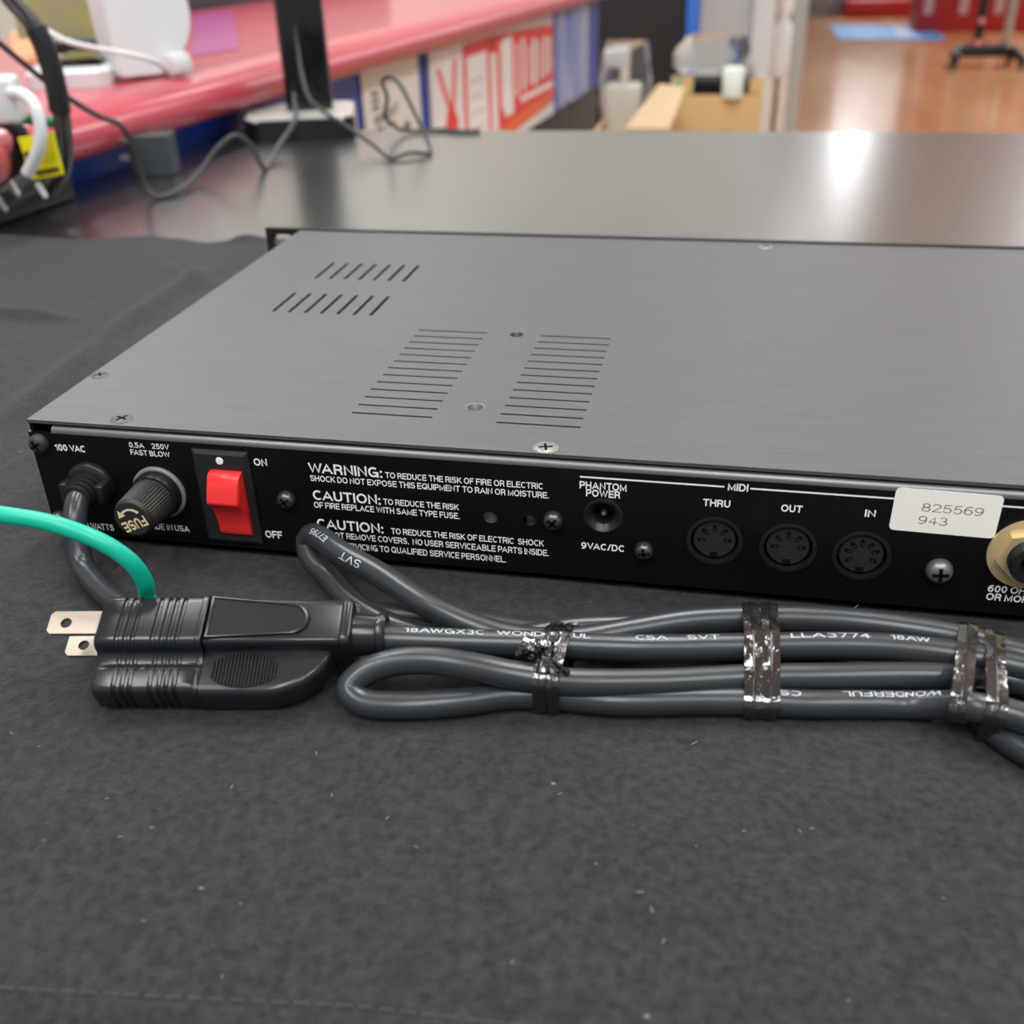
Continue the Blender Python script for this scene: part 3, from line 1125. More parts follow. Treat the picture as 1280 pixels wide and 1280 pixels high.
# DC socket
e = thing('dc_socket', (DCJ[0], 0, DCJ[1]), None, None)
e.parent = unit
e.location = V((DCJ[0], 0, DCJ[1])) - world_loc(unit)
fm = frame((DCJ[0], 0, DCJ[1]), (0, -1, 0))
MB().lathe([(0.0060, 0.00003), (0.0059, 0.0003), (0.0053, 0.0004), (0.0049, 0.0001), (0.0036, -0.0012), (0.0034, -0.0015), (0.0034, -0.0085), (0.0, -0.0085)], fm, 36, cap0=False, cap1=False).build('barrel', M_BPLASTIC, e)
MB().lathe([(0.00105, -0.0085), (0.00105, -0.0018), (0.0007, -0.0010), (0.0, -0.0008)], fm, 18, cap1=False).build('centre_pin', M_STEEL, e, label='bright metal pin inside the socket')

# phone jack at the right edge of the picture
e = thing('phone_jack', (JACK[0], 0, JACK[1]), None, None)
e.parent = unit
e.location = V((JACK[0], 0, JACK[1])) - world_loc(unit)
fm = frame((JACK[0], 0, JACK[1]), (0, -1, 0))
MB().lathe([(0.0062, 0.00005), (0.0108, 0.00005), (0.0110, 0.0003), (0.0109, 0.0009), (0.0104, 0.0010), (0.0062, 0.0010)], fm, 48, cap0=False, cap1=False).build('washer', M_GOLD, e, label='gold coloured washer')
hexa = [(0.0086 * math.cos(PI / 3 * k + 0.25), 0.0086 * math.sin(PI / 3 * k + 0.25)) for k in range(6)]
nut = holed_plate(hexa, [circle(0, 0, 0.0060, 24)], 0.0010, 0.0032, fm)
nut.build('hex_nut', M_GOLD, e, smooth=False)
MB().lathe([(0.0062, 0.0), (0.0062, 0.0062), (0.0057, 0.0068), (0.0036, 0.0068), (0.0032, 0.0060), (0.0032, -0.012), (0.0, -0.012)], fm, 36, cap0=False, cap1=False).build('bushing', M_BPLASTIC, e, label='threaded black bushing')

# printing on the rear panel
TXT = {
    'supply_rating': [('100 VAC', (70, 563.5), (107, 565), 8.2, 0.19), ('8 WATTS', (108, 661), (143, 663), 7.5, 0.165), ('MADE IN USA', (182, 661), (237.5, 664.5), 7.5, 0.165)],
    'fuse_rating': [('0.5A', (162, 559.3), (181, 560.3), 6.6, 0.16), ('250V', (190, 561.2), (212, 562), 6.6, 0.16), ('FAST BLOW', (164, 569.0), (212.8, 571), 6.6, 0.16)],
    'switch_positions': [('ON', (318, 582), (334.5, 582.6), 9, 0.19), ('OFF', (332.5, 672), (353.5, 673.4), 9, 0.19)],
    'warning_text': [('WARNING:', (386, 591), (478, 597), 12.5, 0.18), ('TO REDUCE THE RISK OF FIRE OR ELECTRIC', (482, 597.6), (678.5, 611.5), 7.4, 0.165),
                     ('SHOCK DO NOT EXPOSE THIS EQUIPMENT TO RAIN OR MOISTURE.', (388.4, 601.4), (686, 622.8), 7.4, 0.165)],
    'fuse_caution_text': [('CAUTION:', (392, 625), (476, 630.5), 12, 0.18), ('TO REDUCE THE RISK', (479.6, 630.8), (574, 637.6), 7.4, 0.165),
                          ('OF FIRE REPLACE WITH SAME TYPE FUSE.', (393, 635), (574.6, 648.3), 7.4, 0.165)],
    'shock_caution_text': [('CAUTION:', (397, 660.5), (479.5, 666.5), 12, 0.18), ('TO REDUCE THE RISK OF ELECTRIC  SHOCK', (489.4, 667.8), (680, 682.6), 7.4, 0.165),
                           ('DO NOT REMOVE COVERS.  NO USER SERVICEABLE PARTS INSIDE.', (398, 672), (686, 694), 7.4, 0.165),
                           ('REFER SERVICING TO QUALIFIED SERVICE PERSONNEL.', (398.5, 683.5), (632.5, 702.6), 7.4, 0.165)],
    'phantom_power_text': [('PHANTOM', (724.5, 611), (783.2, 613.9), 9.3, 0.19), ('POWER', (732.5, 620.4), (775, 623), 9.0, 0.19), ('9VAC/DC', (726.5, 686), (780, 689.6), 8.2, 0.19)],
    'midi_text': [('MIDI', (909.5, 613), (935, 614.6), 9.3, 0.19), ('THRU', (878.5, 632.2), (912.5, 634.6), 9, 0.19), ('OUT', (976, 639.5), (1002.5, 640.8), 9, 0.19), ('IN', (1080.5, 645.6), (1094, 646.8), 9, 0.19)],
    'output_text': [('600 OHMS', (1233.8, 740), (1302, 744.5), 8.7, 0.19), ('OR MORE', (1231.5, 750.2), (1294, 754), 8.7, 0.19)],
}
for nm, rows in TXT.items():
    for (s, l, r, c, bd) in rows:
        mb = MB()
        panel_text(mb, s, l, r, c, bd)
        mb.build('printed_text', M_PRINT, unit, smooth=False, label='white printed words ' + ' '.join(s.replace(':', '').replace('.', ' ').split()[:6]))
za = P(725, 595.8, y=0).z           # ruled line either side of the heading
for (x0, x1) in ((P(725, 595.8, y=0).x, P(905.7, 607.5, y=0).x), (P(938, 610, y=0).x, 0.40)):
    mb = MB()
    mb.box((x0, -0.00004, za - 0.00026), (x1, -0.00001, za + 0.00026))
    mb.build('ruled_line', M_PRINT, unit, smooth=False, label='white ruled line')

# paper label with the serial digits
cs = [P(1118.7, 608.7, y=0), P(1252, 620.3, y=0), P(1242.5, 673, y=0), P(1110.5, 661.3, y=0)]
o_ = cs[3]
ux = (cs[2] - cs[3])
uw = ux.length
ux.normalize()
uz = V((0, -1, 0)).cross(ux) * -1
if uz.z < 0:
    uz = -uz
uh = (cs[0] - cs[3]).dot(uz)
sm = Matrix((ux, uz, V((0, -1, 0)))).transposed().to_4x4()
sm.translation = o_
st_ = MB().prism(round_poly(rect(0, 0, uw, uh), 0.0016, 5), 0.00004, 0.00022, sm).build('serial_label', M_STICKER, unit, smooth=False, label='cream paper label with grey digits')
mb = MB()
fit_text(mb, '825569', uw * 0.575, 0.0026, sm @ Matrix.Translation((uw * 0.27, uh * 0.50, 0.00022)), 0.10)
fit_text(mb, '943', uw * 0.275, 0.0026, sm @ Matrix.Translation((uw * 0.262, uh * 0.20, 0.00022)), 0.10)
mb.build('digits', M_STINK, st_, smooth=False)

# ================================================================== power cord
CR = 0.0037


def cp(px, py, z):
    return P(px, py, z=z)


xo = 0.372          # where the bundle turns round, right of the picture
seg = {}
seg['S'] = [V((0.0190, 0.006, 0.0226)), V((0.0192, -0.004, 0.0226)), V((0.0197, -0.0105, 0.0222)), V((0.0212, -0.0160, 0.0185)), V((0.0222, -0.0190, 0.0118)), V((0.0250, -0.0232, 0.0062)),
            cp(122, 733, 0.0042), cp(152, 757, 0.0040), V((0.060, -0.0440, 0.0040)), V((0.100, -0.0345, 0.0040)), V((0.140, -0.0300, 0.0040)), V((0.185, -0.0330, 0.0040)), V((0.2361, -0.0295, 0.0040)), V((0.272, -0.0330, 0.0040)),
            cp(1190, 862, 0.0038), cp(1218, 886, 0.0038), cp(1268, 930, 0.0042), V((0.345, -0.085, 0.005))]
seg['B'] = [V((0.345, -0.040, 0.0115)), cp(1266, 815, 0.0112), cp(1200, 797, 0.0112), cp(1130, 785, 0.0112), cp(1050, 776, 0.0112), cp(950, 773, 0.0112), cp(860, 777, 0.0108), cp(790, 788, 0.0100), cp(715, 800, 0.0095),
            cp(650, 798, 0.0100), cp(602, 786, 0.0110), cp(537, 758, 0.0130), cp(471, 716, 0.0150), cp(424, 690, 0.0160), cp(403, 674, 0.0160), cp(389, 669, 0.0145), cp(384, 680, 0.0110), cp(391, 700, 0.0080), cp(411, 721, 0.0055), cp(436, 749, 0.0044),
            cp(468, 772, 0.0042), cp(505, 787, 0.0042), cp(600, 802, 0.0042)]
seg['A'] = [V((0.188, -0.0285, 0.0046)), V((0.2361, -0.0222, 0.0044)), V((0.275, -0.0240, 0.0044)), V((0.330, -0.0330, 0.0044)), V((0.360, -0.045, 0.0046)), V((0.362, -0.056, 0.0060)), V((0.345, -0.060, 0.0072))]
seg['E'] = [cp(1266, 850, 0.0074), cp(1173, 845, 0.0074), cp(1032, 846, 0.0074), cp(950, 847, 0.0074), cp(820, 853, 0.0082), cp(705, 852, 0.0100), cp(640, 843, 0.0115), cp(590, 833, 0.0125), cp(537, 826, 0.0125), cp(488, 829, 0.0115), cp(452, 843, 0.0092),
            cp(437, 861, 0.0065), cp(452, 877, 0.0046), cp(504, 882, 0.0041), cp(570, 878, 0.0041), cp(640, 869, 0.0041), cp(700, 871, 0.0041), cp(770, 877, 0.0041), cp(880, 876, 0.0041), cp(950, 877, 0.0041), cp(1006, 880, 0.0041), cp(1080, 880, 0.0041),
            cp(1135, 881, 0.0044), cp(1178, 881, 0.0072), cp(1218, 884, 0.0110), cp(1266, 893, 0.0114), V((0.350, -0.075, 0.0045)), V((0.372, -0.066, 0.0075)), V((0.352, -0.052, 0.0105))]
seg['D'] = [cp(1266, 832, 0.0112), cp(1187, 817, 0.0112), cp(1110, 809, 0.0112), cp(1032, 807, 0.0112), cp(950, 808, 0.0108), cp(800, 810, 0.0108), cp(690, 806, 0.0108), cp(560, 802, 0.0120), cp(486, 799, 0.0130), cp(458, 798, 0.0132)]
U1 = [V((0.372, -0.078, 0.0090)), V((0.378, -0.058, 0.0125))]
# strands: the part running along the bundle of each stretch, kept apart for the ties and the printing
PATH = {}
for k in 'SBAED':
    PATH[k] = spline(seg[k], 0.0012)
full = spline(seg['S'] + U1 + seg['B'] + seg['A'] + seg['E'] + seg['D'], 0.0012)
cord = thing('power_cable', (0.2, -0.045, 0.0005), 'grey-black power cord bundled in loops in front of the rack unit', 'cord')
cm_ = MB().tube(full, CR, n=18).build('cord', M_CORD, cord, angle=80)


def curve_text(mb, s, path, p_start, cap, width, side, flip=False, r=CR, bold=0.14):
    """letters wrapped on the round cord. p_start: a point near which the text begins; side: direction the letters face"""
    L = [0.0]
    for a, b in zip(path, path[1:]):
        L.append(L[-1] + (b - a).length)
    i0 = min(range(len(path)), key=lambda i: (path[i] - p_start).length)
    s0 = L[i0]
    vs, fs = text_mesh(s, bold, 0.16)
    x0 = min(v.x for v in vs)
    x1 = max(v.x for v in vs)
    ch, yb = 1.0, 0.0
    out = []
    side = V(side)
    i = 0
    for v in vs:
        u = s0 + ((v.x - x0) / (x1 - x0)) * width * (-1 if flip else 1)
        w = (v.y - yb) / ch * cap - cap / 2
        i = 0
        while i < len(L) - 2 and L[i + 1] < u:
            i += 1
        t = (u - L[i]) / max(1e-9, L[i + 1] - L[i])
        p = path[i].lerp(path[i + 1], t)
        tg = (path[min(i + 2, len(path) - 1)] - path[max(i - 1, 0)]).normalized()
        if flip:
            tg = -tg
        nn = (side - tg * side.dot(tg)).normalized()
        up = nn.cross(tg)
        th = w / r
        out.append(p + (nn * math.cos(th) + up * math.sin(th)) * (r + 0.00007 + v.z * 0.000015))
    mb.add(out, fs)


mb = MB()
SIDE_T = (0.0, -0.30, 1.0)
D_ = PATH['D']
curve_text(mb, '18AWGX3C', D_, cp(507, 797, 0.013), 0.0018, 0.0215, (0, -0.08, 1), flip=True)
curve_text(mb, 'WONDERFUL', D_, cp(621, 800, 0.013), 0.0018, 0.0255, (0, -0.08, 1), flip=True)
curve_text(mb, 'CSA', D_, cp(795, 805, 0.012), 0.0018, 0.0085, (0, -0.08, 1), flip=True)
curve_text(mb, 'SVT', D_, cp(857, 803, 0.012), 0.0018, 0.0085, (0, -0.08, 1), flip=True)
curve_text(mb, 'LLA3774', D_, cp(985, 800, 0.012), 0.0018, 0.0205, (0, -0.08, 1), flip=True)
curve_text(mb, '18AW', D_, cp(1108, 800, 0.012), 0.0018, 0.0100, (0, -0.08, 1), flip=True)
Bp = PATH['B']
curve_text(mb, 'E7795', Bp, cp(415, 684, 0.016), 0.0020, 0.0085, (0.30, -0.80, 0.75), flip=False)
curve_text(mb, 'SVT', Bp, cp(448, 712, 0.016), 0.0024, 0.0085, (0.30, -0.9, 0.50), flip=False)
Ep = PATH['E']
curve_text(mb, 'WONDERFUL', Ep, cp(1186, 880, 0.0078), 0.0018, 0.0265, (0, -0.10, 1), flip=True)
curve_text(mb, 'CS', Ep, cp(996, 868, 0.004), 0.0018, 0.0055, (0, -0.10, 1), flip=True)
mb.build('cord_printing', M_CORDPRINT, cm_, smooth=False, label='pale printing along the cord')

# ------------------------------------------------------------------ plug and adapter
tilt = math.radians(25)
pA = P(140, 797, z=0.0128)
pB = P(470, 796, z=0.0128)
ax = V((pB.x - pA.x, pB.y - pA.y, 0)).normalized()
hv = V((ax.y, -ax.x, 0))
wv = hv * math.cos(tilt) - V((0, 0, 1)) * math.sin(tilt)
nv = hv * math.sin(tilt) + V((0, 0, 1)) * math.cos(tilt)
PM = Matrix((ax, wv, nv)).transposed().to_4x4()
PM.translation = pA + V((0, 0, 0.0004))


def L2W(a, w, n):
    return PM @ V((a, w, n))


LA = (P(269, 797, z=0.0128) - pA).length     # adapter length
LP = (P(433, 797, z=0.0128) - pA).length     # to the end of the plug body
ad = thing('plug_adapter', L2W(LA / 2, 8, -10.5) if False else V((L2W(LA / 2, 4e-3, 0).x, L2W(LA / 2, 4e-3, 0).y, 0.0)), 'black ribbed three-to-two-pin plug adapter with green wire on the cloth', 'plug adapter')
base_sec = [(-0.0076, -0.0100), (-0.0080, 0.0098), (0.0066, 0.0105), (0.0080, 0.0088), (0.0082, 0.0060), (0.0112, 0.0048), (0.0125, 0.0054), (0.0192, 0.0050), (0.0200, -0.0050), (0.0110, -0.0058), (0.0078, -0.0104)]
base_r = [0.0030, 0.0030, 0.0022, 0.0015, 0.0020, 0.0018, 0.0012, 0.0026, 0.0030, 0.0020, 0.0022]


def section(sc, extra=0.0):
    pl = round_poly(base_sec, base_r, 4)
    cw, cn = 0.0045, 0.0
    return [(cw + (w - cw) * sc, cn + (n_ - cn) * sc) for (w, n_) in pl]


prof = [(0.0, 0.90), (0.0006, 0.965), (0.0012, 0.985)]


def groove(a):
    return [(a - 0.0006, 0.985), (a - 0.0002, 0.945), (a + 0.0004, 0.945), (a + 0.0008, 0.985)]


for f in (0.215, 0.295, 0.365, 0.55, 0.635, 0.70, 0.775):
    prof += groove(LA * f)
prof += [(LA * 0.94, 0.985), (LA * 0.952, 1.015), (LA * 0.99, 1.015), (LA, 1.0), (LA, 0.9)]
MB().loft([[L2W(a, w, n_) for (w, n_) in section(s)] for (a, s) in prof]).build('body', M_PLUG, ad, angle=28)
# blades
for (n_, a0) in ((0.0063, 0.0), (-0.0063, 0.0)):
    bl = MB()
    pl = [(-0.0148, -0.0024), (-0.0138, -0.0034), (0.002, -0.0034), (0.002, 0.0034), (-0.0138, 0.0034), (-0.0148, 0.0024)]
    bm_ = PM @ Matrix.Translation((0, -0.0005, n_))
    holed_plate_mb = holed_plate(pl, [circle(-0.0100, 0.0002, 0.0015, 20)], -0.00075, 0.00075, bm_)
    holed_plate_mb.build('prong', M_BLADE, ad, smooth=False, label='flat metal prong with a round hole')
# green earth wire
g0 = L2W(LA * 0.40, -0.0070, 0.0020)
gw = [L2W(LA * 0.42, -0.0040, 0.0010), cp(184, 746, 0.0200), cp(181, 728, 0.0265), cp(165, 704, 0.0340), cp(135, 682, 0.0400), cp(95, 664, 0.0440), cp(50, 651, 0.0460), cp(0, 643, 0.0470), cp(-60, 634, 0.0470), cp(-140, 640, 0.0450)]
MB().tube(spline(gw, 0.0012), 0.00235, n=16).build('earth_wire', M_GREEN, ad, angle=80, label='bright green earth wire')

# the moulded plug on the cord
pl_ = thing('plug', (L2W((LA + LP) / 2, 0.004, 0).x, L2W((LA + LP) / 2, 0.004, 0).y, 0.0), None, None)
pl_.parent = cord
pl_.location = V(pl_.location) - world_loc(cord)
up = [(-0.0074, -0.0098), (-0.0076, 0.0092), (0.0066, 0.0100), (0.0076, 0.0086), (0.0076, -0.0098)]
upr = [0.0022, 0.0022, 0.0018, 0.0015, 0.0022]
LB = LP - LA
rings = []
for (t, sw_, sn) in [(0.0, 0.90, 0.90), (0.01, 0.97, 0.97), (0.05, 0.985, 0.985), (0.5, 0.935, 0.93), (0.97, 0.87, 0.84), (0.995, 0.85, 0.82), (1.0, 0.78, 0.75)]:
    rings.append([L2W(LA + 0.0002 + t * LB, w * sw_, n_ * sn) for (w, n_) in round_poly(up, upr, 4)])
MB().loft(rings).build('plug_body', M_PLUG, pl_, angle=30)
# earth-pin lobe with rounded end
lobe = [(0.0060, -0.0052), (0.0060, 0.0050), (0.0196, 0.0052), (0.0200, -0.0052)]
rings = []
for k in range(15):
    t = k / 14
    a = LA + 0.0002 + t * 0.0345
    if t < 0.45:
        e_ = 1.0
    else:
        q = (t - 0.45) / 0.55
        e_ = math.sqrt(max(0.0, 1 - q * q))
    wmax = 0.0040 + (0.0200 - 0.0040) * e_
    sn = 0.55 + 0.45 * e_
    sec = [(0.0030, -0.0052 * sn), (0.0030, 0.0050 * sn), (max(0.0035, wmax - 0.0003), 0.0052 * sn), (max(0.0036, wmax), -0.0052 * sn)]
    rings.append([L2W(a, w, n_) for (w, n_) in round_poly(sec, [0.001, 0.001, 0.0026, 0.0026], 4)])
MB().loft(rings).build('earth_lobe', M_PLUG, pl_, angle=35)
# ribbed oval grip
mb = MB()
gc, gw_ = LA + 0.0115, 0.0130
for k in range(-9, 10):
    da = k * 0.00092
    hh = 0.0050 * math.sqrt(max(0.0, 1 - (da / 0.0090) ** 2)) * 0.9 + 0.0006
    mb.box((gc + da - 0.00028, gw_ - hh, 0.0046), (gc + da + 0.00028, gw_ + hh, 0.0058), PM, bev=0.00015, seg=1)
mb.build('grip_ribs', M_PLUG, pl_, smooth=False)
# raised U pad on the broad face
mb = MB()
zt = 0.0094
pad = [(LA + 0.0010, -0.0058), (LA + 0.0010, 0.0058)]
U = []
for k in range(13):
    a = PI / 2 - PI * k / 12
    U.append((LA + 0.0235 + 0.0046 * math.cos(a), 0.0046 * math.sin(a)))
pts = [(LA + 0.0008, 0.0064)] + U + [(LA + 0.0008, -0.0064)]
rings = []
for (ins, dz) in [(0.0, -0.0030), (0.0, 0.0002), (0.0005, 0.0009), (0.0012, 0.0010), (0.0018, 0.0006)]:
    ring_ = []
    for (a, w) in pts:
        c = V((LA + 0.011, 0, 0))
        d = V((a, w, 0)) - c
        k = max(0.0, 1 - ins / max(d.length, 1e-6))
        q = c + d * k
        ring_.append(L2W(q.x, q.y, 0.0101 - 0.0000 + dz - (q.x - LA) * 0.055))
    rings.append(ring_)
MB().loft(rings).build('thumb_pad', M_PLUG, pl_, angle=25)
# flange and sleeve
mb = MB()
fl = round_poly([(-0.0066, -0.0080), (-0.0066, 0.0086), (0.0066, 0.0086), (0.0066, -0.0080)], 0.0022, 4)
rings = [[L2W(LP - 0.0002 + t, w * s, n_ * s) for (w, n_) in fl] for (t, s) in [(0, 0.8), (0.0, 1.0), (0.0006, 1.04), (0.0022, 1.04), (0.0028, 1.0), (0.0030, 0.7)]]
mb.loft(rings)
mb.build('flange', M_PLUG, pl_, angle=30)
mb = MB()
fmm = frame(L2W(LP + 0.0020, 0.0, 0.0004), ax)
mb.lathe([(0.0060, 0.0), (0.0058, 0.0015), (0.0054, 0.0060), (0.0054, 0.0066)], fmm, 30)
mb.lathe([(0.0048, 0.0066), (0.0058, 0.0068), (0.0060, 0.0076), (0.0060, 0.0086), (0.0056, 0.0092), (0.0040, 0.0092)], fmm, 30)
mb.build('cord_sleeve', M_PLUG, pl_, angle=30)


# ------------------------------------------------------------------ foil ties round the bundle
def hull2d(pts):
    pts = sorted(set((round(p[0], 7), round(p[1], 7)) for p in pts))

    def half(ps):
        h = []
        for p in ps:
            while len(h) >= 2 and (h[-1][0] - h[-2][0]) * (p[1] - h[-2][1]) - (h[-1][1] - h[-2][1]) * (p[0] - h[-2][0]) <= 0:
                h.pop()
            h.append(p)
        return h
    a = half(pts)
    b = half(pts[::-1])
    return a[:-1] + b[:-1]


def bundle_hull(x0, slope, off, keys='SBAED'):
    """outline of the bundle in the vertical plane through x0, at right angles to the bundle"""
    o = V((x0, -0.040, 0))
    t = V((1, slope, 0)).normalized()
    s = V((-t.y, t.x, 0))
    pts = []
    for k in keys:
        p = PATH[k]
        for a, b in zip(p, p[1:]):
            da, db = (a - o).dot(t), (b - o).dot(t)
            if da * db <= 0 and da != db:
                c = a.lerp(b, da / (da - db))
                if abs((c - o).dot(s)) > 0.05:
                    continue
                u, w = (c - o).dot(s), c.z
                for q in range(20):
                    an = 2 * PI * q / 20
                    pts.append((u + (CR + off) * math.cos(an), max(0.0004, w + (CR + off) * math.sin(an))))
    h = hull2d(pts)
    # even out
    ring_ = []
    n = len(h)
    for i in range(n):
        a, b = h[i], h[(i + 1) % n]
        L = math.hypot(b[0] - a[0], b[1] - a[1])
        m_ = max(1, int(L / 0.0012))
        for k in range(m_):
            f = k / m_
            ring_.append((a[0] + (b[0] - a[0]) * f, a[1] + (b[1] - a[1]) * f))
    return o, t, s, ring_


def ribbon(tie, x0, slope, width, off=0.0004, wob=0.0002, skew=0.0):
    o, t, s, h = bundle_hull(x0, slope, off)
    zs = [q[1] for q in h]
    us = [q[0] for q in h]
    um = (max(us) + min(us)) / 2
    rings = []
    n = len(h)
    rnd = [random.uniform(-1, 1) for _ in range(8)]
    for i, (u, z) in enumerate(h):
        c = o + s * u + V((0, 0, z)) + t * (skew * (u - um))
        w1 = wob * math.sin(i * 0.9 + rnd[0]) + wob * math.sin(i * 0.37 + rnd[1] * 3)
        uu = V((u - um, z - 0.008))
        nn = uu.normalized() if uu.length > 0 else V((0, 1))
        out = s * nn.x + V((0, 0, nn.y))
        rings.append([c - t * width / 2 + out * (0.0001 + w1), c - t * width * 0.08 + out * 0.0004, c + t * width * 0.08 + out * 0.0004, c + t * width / 2 + out * (0.0001 - w1),
                      c + t * width / 2 - out * 0.0001, c - t * width / 2 - out * 0.0001])
    rings.append(rings[0])
    b = MB().loft(rings, cap=False).build('ribbon', M_TIE, tie, angle=25)
    core = [o + s * u + V((0, 0, z)) + t * (skew * (u - um)) for (u, z) in h]
    co = []
    for (u, z), c in zip(h, core):
        uu = V((u - um, z - 0.008))
        nn = uu.normalized() if uu.length > 0 else V((0, 1))
        co.append(c + (s * nn.x + V((0, 0, nn.y))) * 0.0004)
    MB().tube(co, 0.00035, n=6, closed=True).build('wire_core', M_TIE, b, angle=80)
    return o, t, s, h


def make_tie(x0s, slope, width, label, skews=(0, 0)):
    c = V((sum(x0s) / len(x0s), -0.042, 0.0003))
    tie = thing('twist_tie', c, label, 'tie', 'black foil ties on the cord')
    r = None
    for x0, sk in zip(x0s, skews):
        r = ribbon(tie, x0, slope, width, skew=sk)
    return tie, r


make_tie([0.2335, 0.2382], 0.05, 0.0046, 'shiny black foil tie round the middle of the cord bundle', (0.0, 0.02))
make_tie([0.2862, 0.2932], -0.12, 0.0048, 'black foil tie in two spaced turns at the right end of the cord bundle', (0.09, 0.04))
tie, (o, t, s, h) = make_tie([0.1800, 0.1838], 0.04, 0.0034, 'knotted black foil tie nearest the plug on the cord bundle', (0.03, 0.05))
# knot
kc = cp(676, 811, 0.0155)
mb = MB()
for k in range(5):
    a0 = random.random() * 6
    loop = []
    rx, ry, rz_ = 0.0030 - 0.0003 * k, 0.0018, 0.0016 + 0.0002 * k
    for i in range(18):
        a = 2 * PI * i / 18
        loop.append(kc + V((rx * math.cos(a) - 0.0006 * k, ry * math.sin(a + a0) * 0.6 - 0.0004 * k, rz_ * math.sin(a) * 0.9)))
    mb.tube(loop, 0.00055, n=6, closed=True, flat=2.0)
mb.build('knot', M_TIE, tie, angle=20)
mb = MB()
for k in range(4):
    a = kc + V((-0.001, 0.0, 0.0))
    b = kc + V((-0.0045 - 0.0006 * k, 0.0020 - 0.0013 * k, 0.0012 - 0.0008 * k))
    mb.tube([a, (a + b) / 2 + V((0, 0, 0.0008)), b], 0.0006, n=6, flat=2.2)
for k in range(4):
    a = kc + V((0.001, -0.001, -0.0004))
    b = cp(672 + 13 * k, 842, 0.0142)
    mb.tube([a, (a + b) / 2 + V((0, -0.0006, 0.0004)), b], lambda q: 0.0004 + 0.0007 * q, n=6, flat=0.6)
mb.build('twisted_end', M_TIE, tie, angle=20)

# ================================================================== things on the table behind the unit
M_DARKC = mat('dark_cable', (0.030, 0.029, 0.030), rough=0.45)
M_BRICK = mat('charcoal_plastic', (0.045, 0.050, 0.054), rough=0.4)
M_WHITEP = mat('white_plastic', (0.68, 0.69, 0.69), rough=0.3, spec=0.5)
M_GLOSSB = mat('gloss_black', (0.006, 0.006, 0.007), rough=0.10, coat=0.5)

# small black power adapter with two pins
q = P(190, 221, z=TZ)
am = Matrix.Translation((q.x, q.y, TZ)) @ Matrix.Rotation(math.radians(10), 4, 'Z')
ps = thing('power_adapter', (q.x, q.y, TZ), 'small charcoal power adapter with two pins lying by the foot of the red counter', 'power adapter')
mb = MB()
mb.box((-0.0165, 0.0, 0.0002), (0.0190, 0.024, 0.034), am, bev=0.0015, seg=3)
mb.build('case', M_BRICK, ps)
for z, y in ((0.0155, 0.006), (0.0275, 0.018)):
    mb = MB()
    mb.box((-0.0265, y - 0.001, z - 0.0025), (-0.0152, y + 0.001, z + 0.0025), am, bev=0.0005)
    mb.build('pin', mat('pale_pin', (0.72, 0.66, 0.58), rough=0.4, metal=0.4), ps, smooth=False, label='metal pin')
qq = [am @ V((-0.012, 0.004, 0.026)), P(165, 180, y=q.y - 0.004), P(130, 167, y=q.y - 0.03), P(86, 160, y=q.y - 0.06), P(60, 158, y=q.y - 0.06)]
MB().tube(spline(qq, 0.004), 0.0013, n=8).build('lead', mat('khaki_cable', (0.16, 0.15, 0.11), rough=0.5), ps, angle=80)

# black display stand on the table
q = P(378, 180, z=TZ)
sd = thing('monitor_stand', (q.x, q.y + 0.04, TZ), 'black upright stand with a glossy rounded square base on the metal table', 'stand')
bl_ = P(306, 179, z=TZ)
br_ = P(446, 172, z=TZ)
w_ = (br_ - bl_).length
bx = (br_ - bl_).normalized()
bm2 = Matrix((bx, V((0, 0, 1)).cross(bx), V((0, 0, 1)))).transposed().to_4x4()
bm2.translation = bl_
mb = MB()
mb.prism(round_poly(rect(0, 0, w_, 0.105), 0.018, 6), 0.0002, 0.0190, bm2, bev=0.001)
mb.build('base', M_GLOSSB, sd)
mb = MB()
mb.prism(round_poly(rect(0.001, 0.001, w_ - 0.001, 0.104), 0.018, 6), 0.0191, 0.0212, bm2, bev=0.001)
mb.build('top_plate', mat('pale_plate', (0.44, 0.43, 0.39), rough=0.25), sd, label='pale top of the base')
xc = w_ * 0.58
mb = MB()
mb.prism(round_poly(rect(xc - 0.023, 0.045, xc + 0.024, 0.075), 0.006, 4), 0.0213, 0.46, bm2)
mb.build('column', M_GLOSSB, sd)
for z in (0.075, 0.135):
    mb = MB()
    mb.prism(circle(0, 0, 0.011, 20), 0.0, 0.0015, frame(bm2 @ V((xc, 0.045, z)), -(bm2.to_3x3() @ V((0, 1, 0)))))
    mb.build('cable_hole', M_GLOSSB, sd)


def free_cable(name, pts, r, m_, label, grp=None):
    o = MB().tube(spline(pts, 0.004), r, n=9).build(name, m_, angle=80)
    return tag(o, label, 'cable', grp)


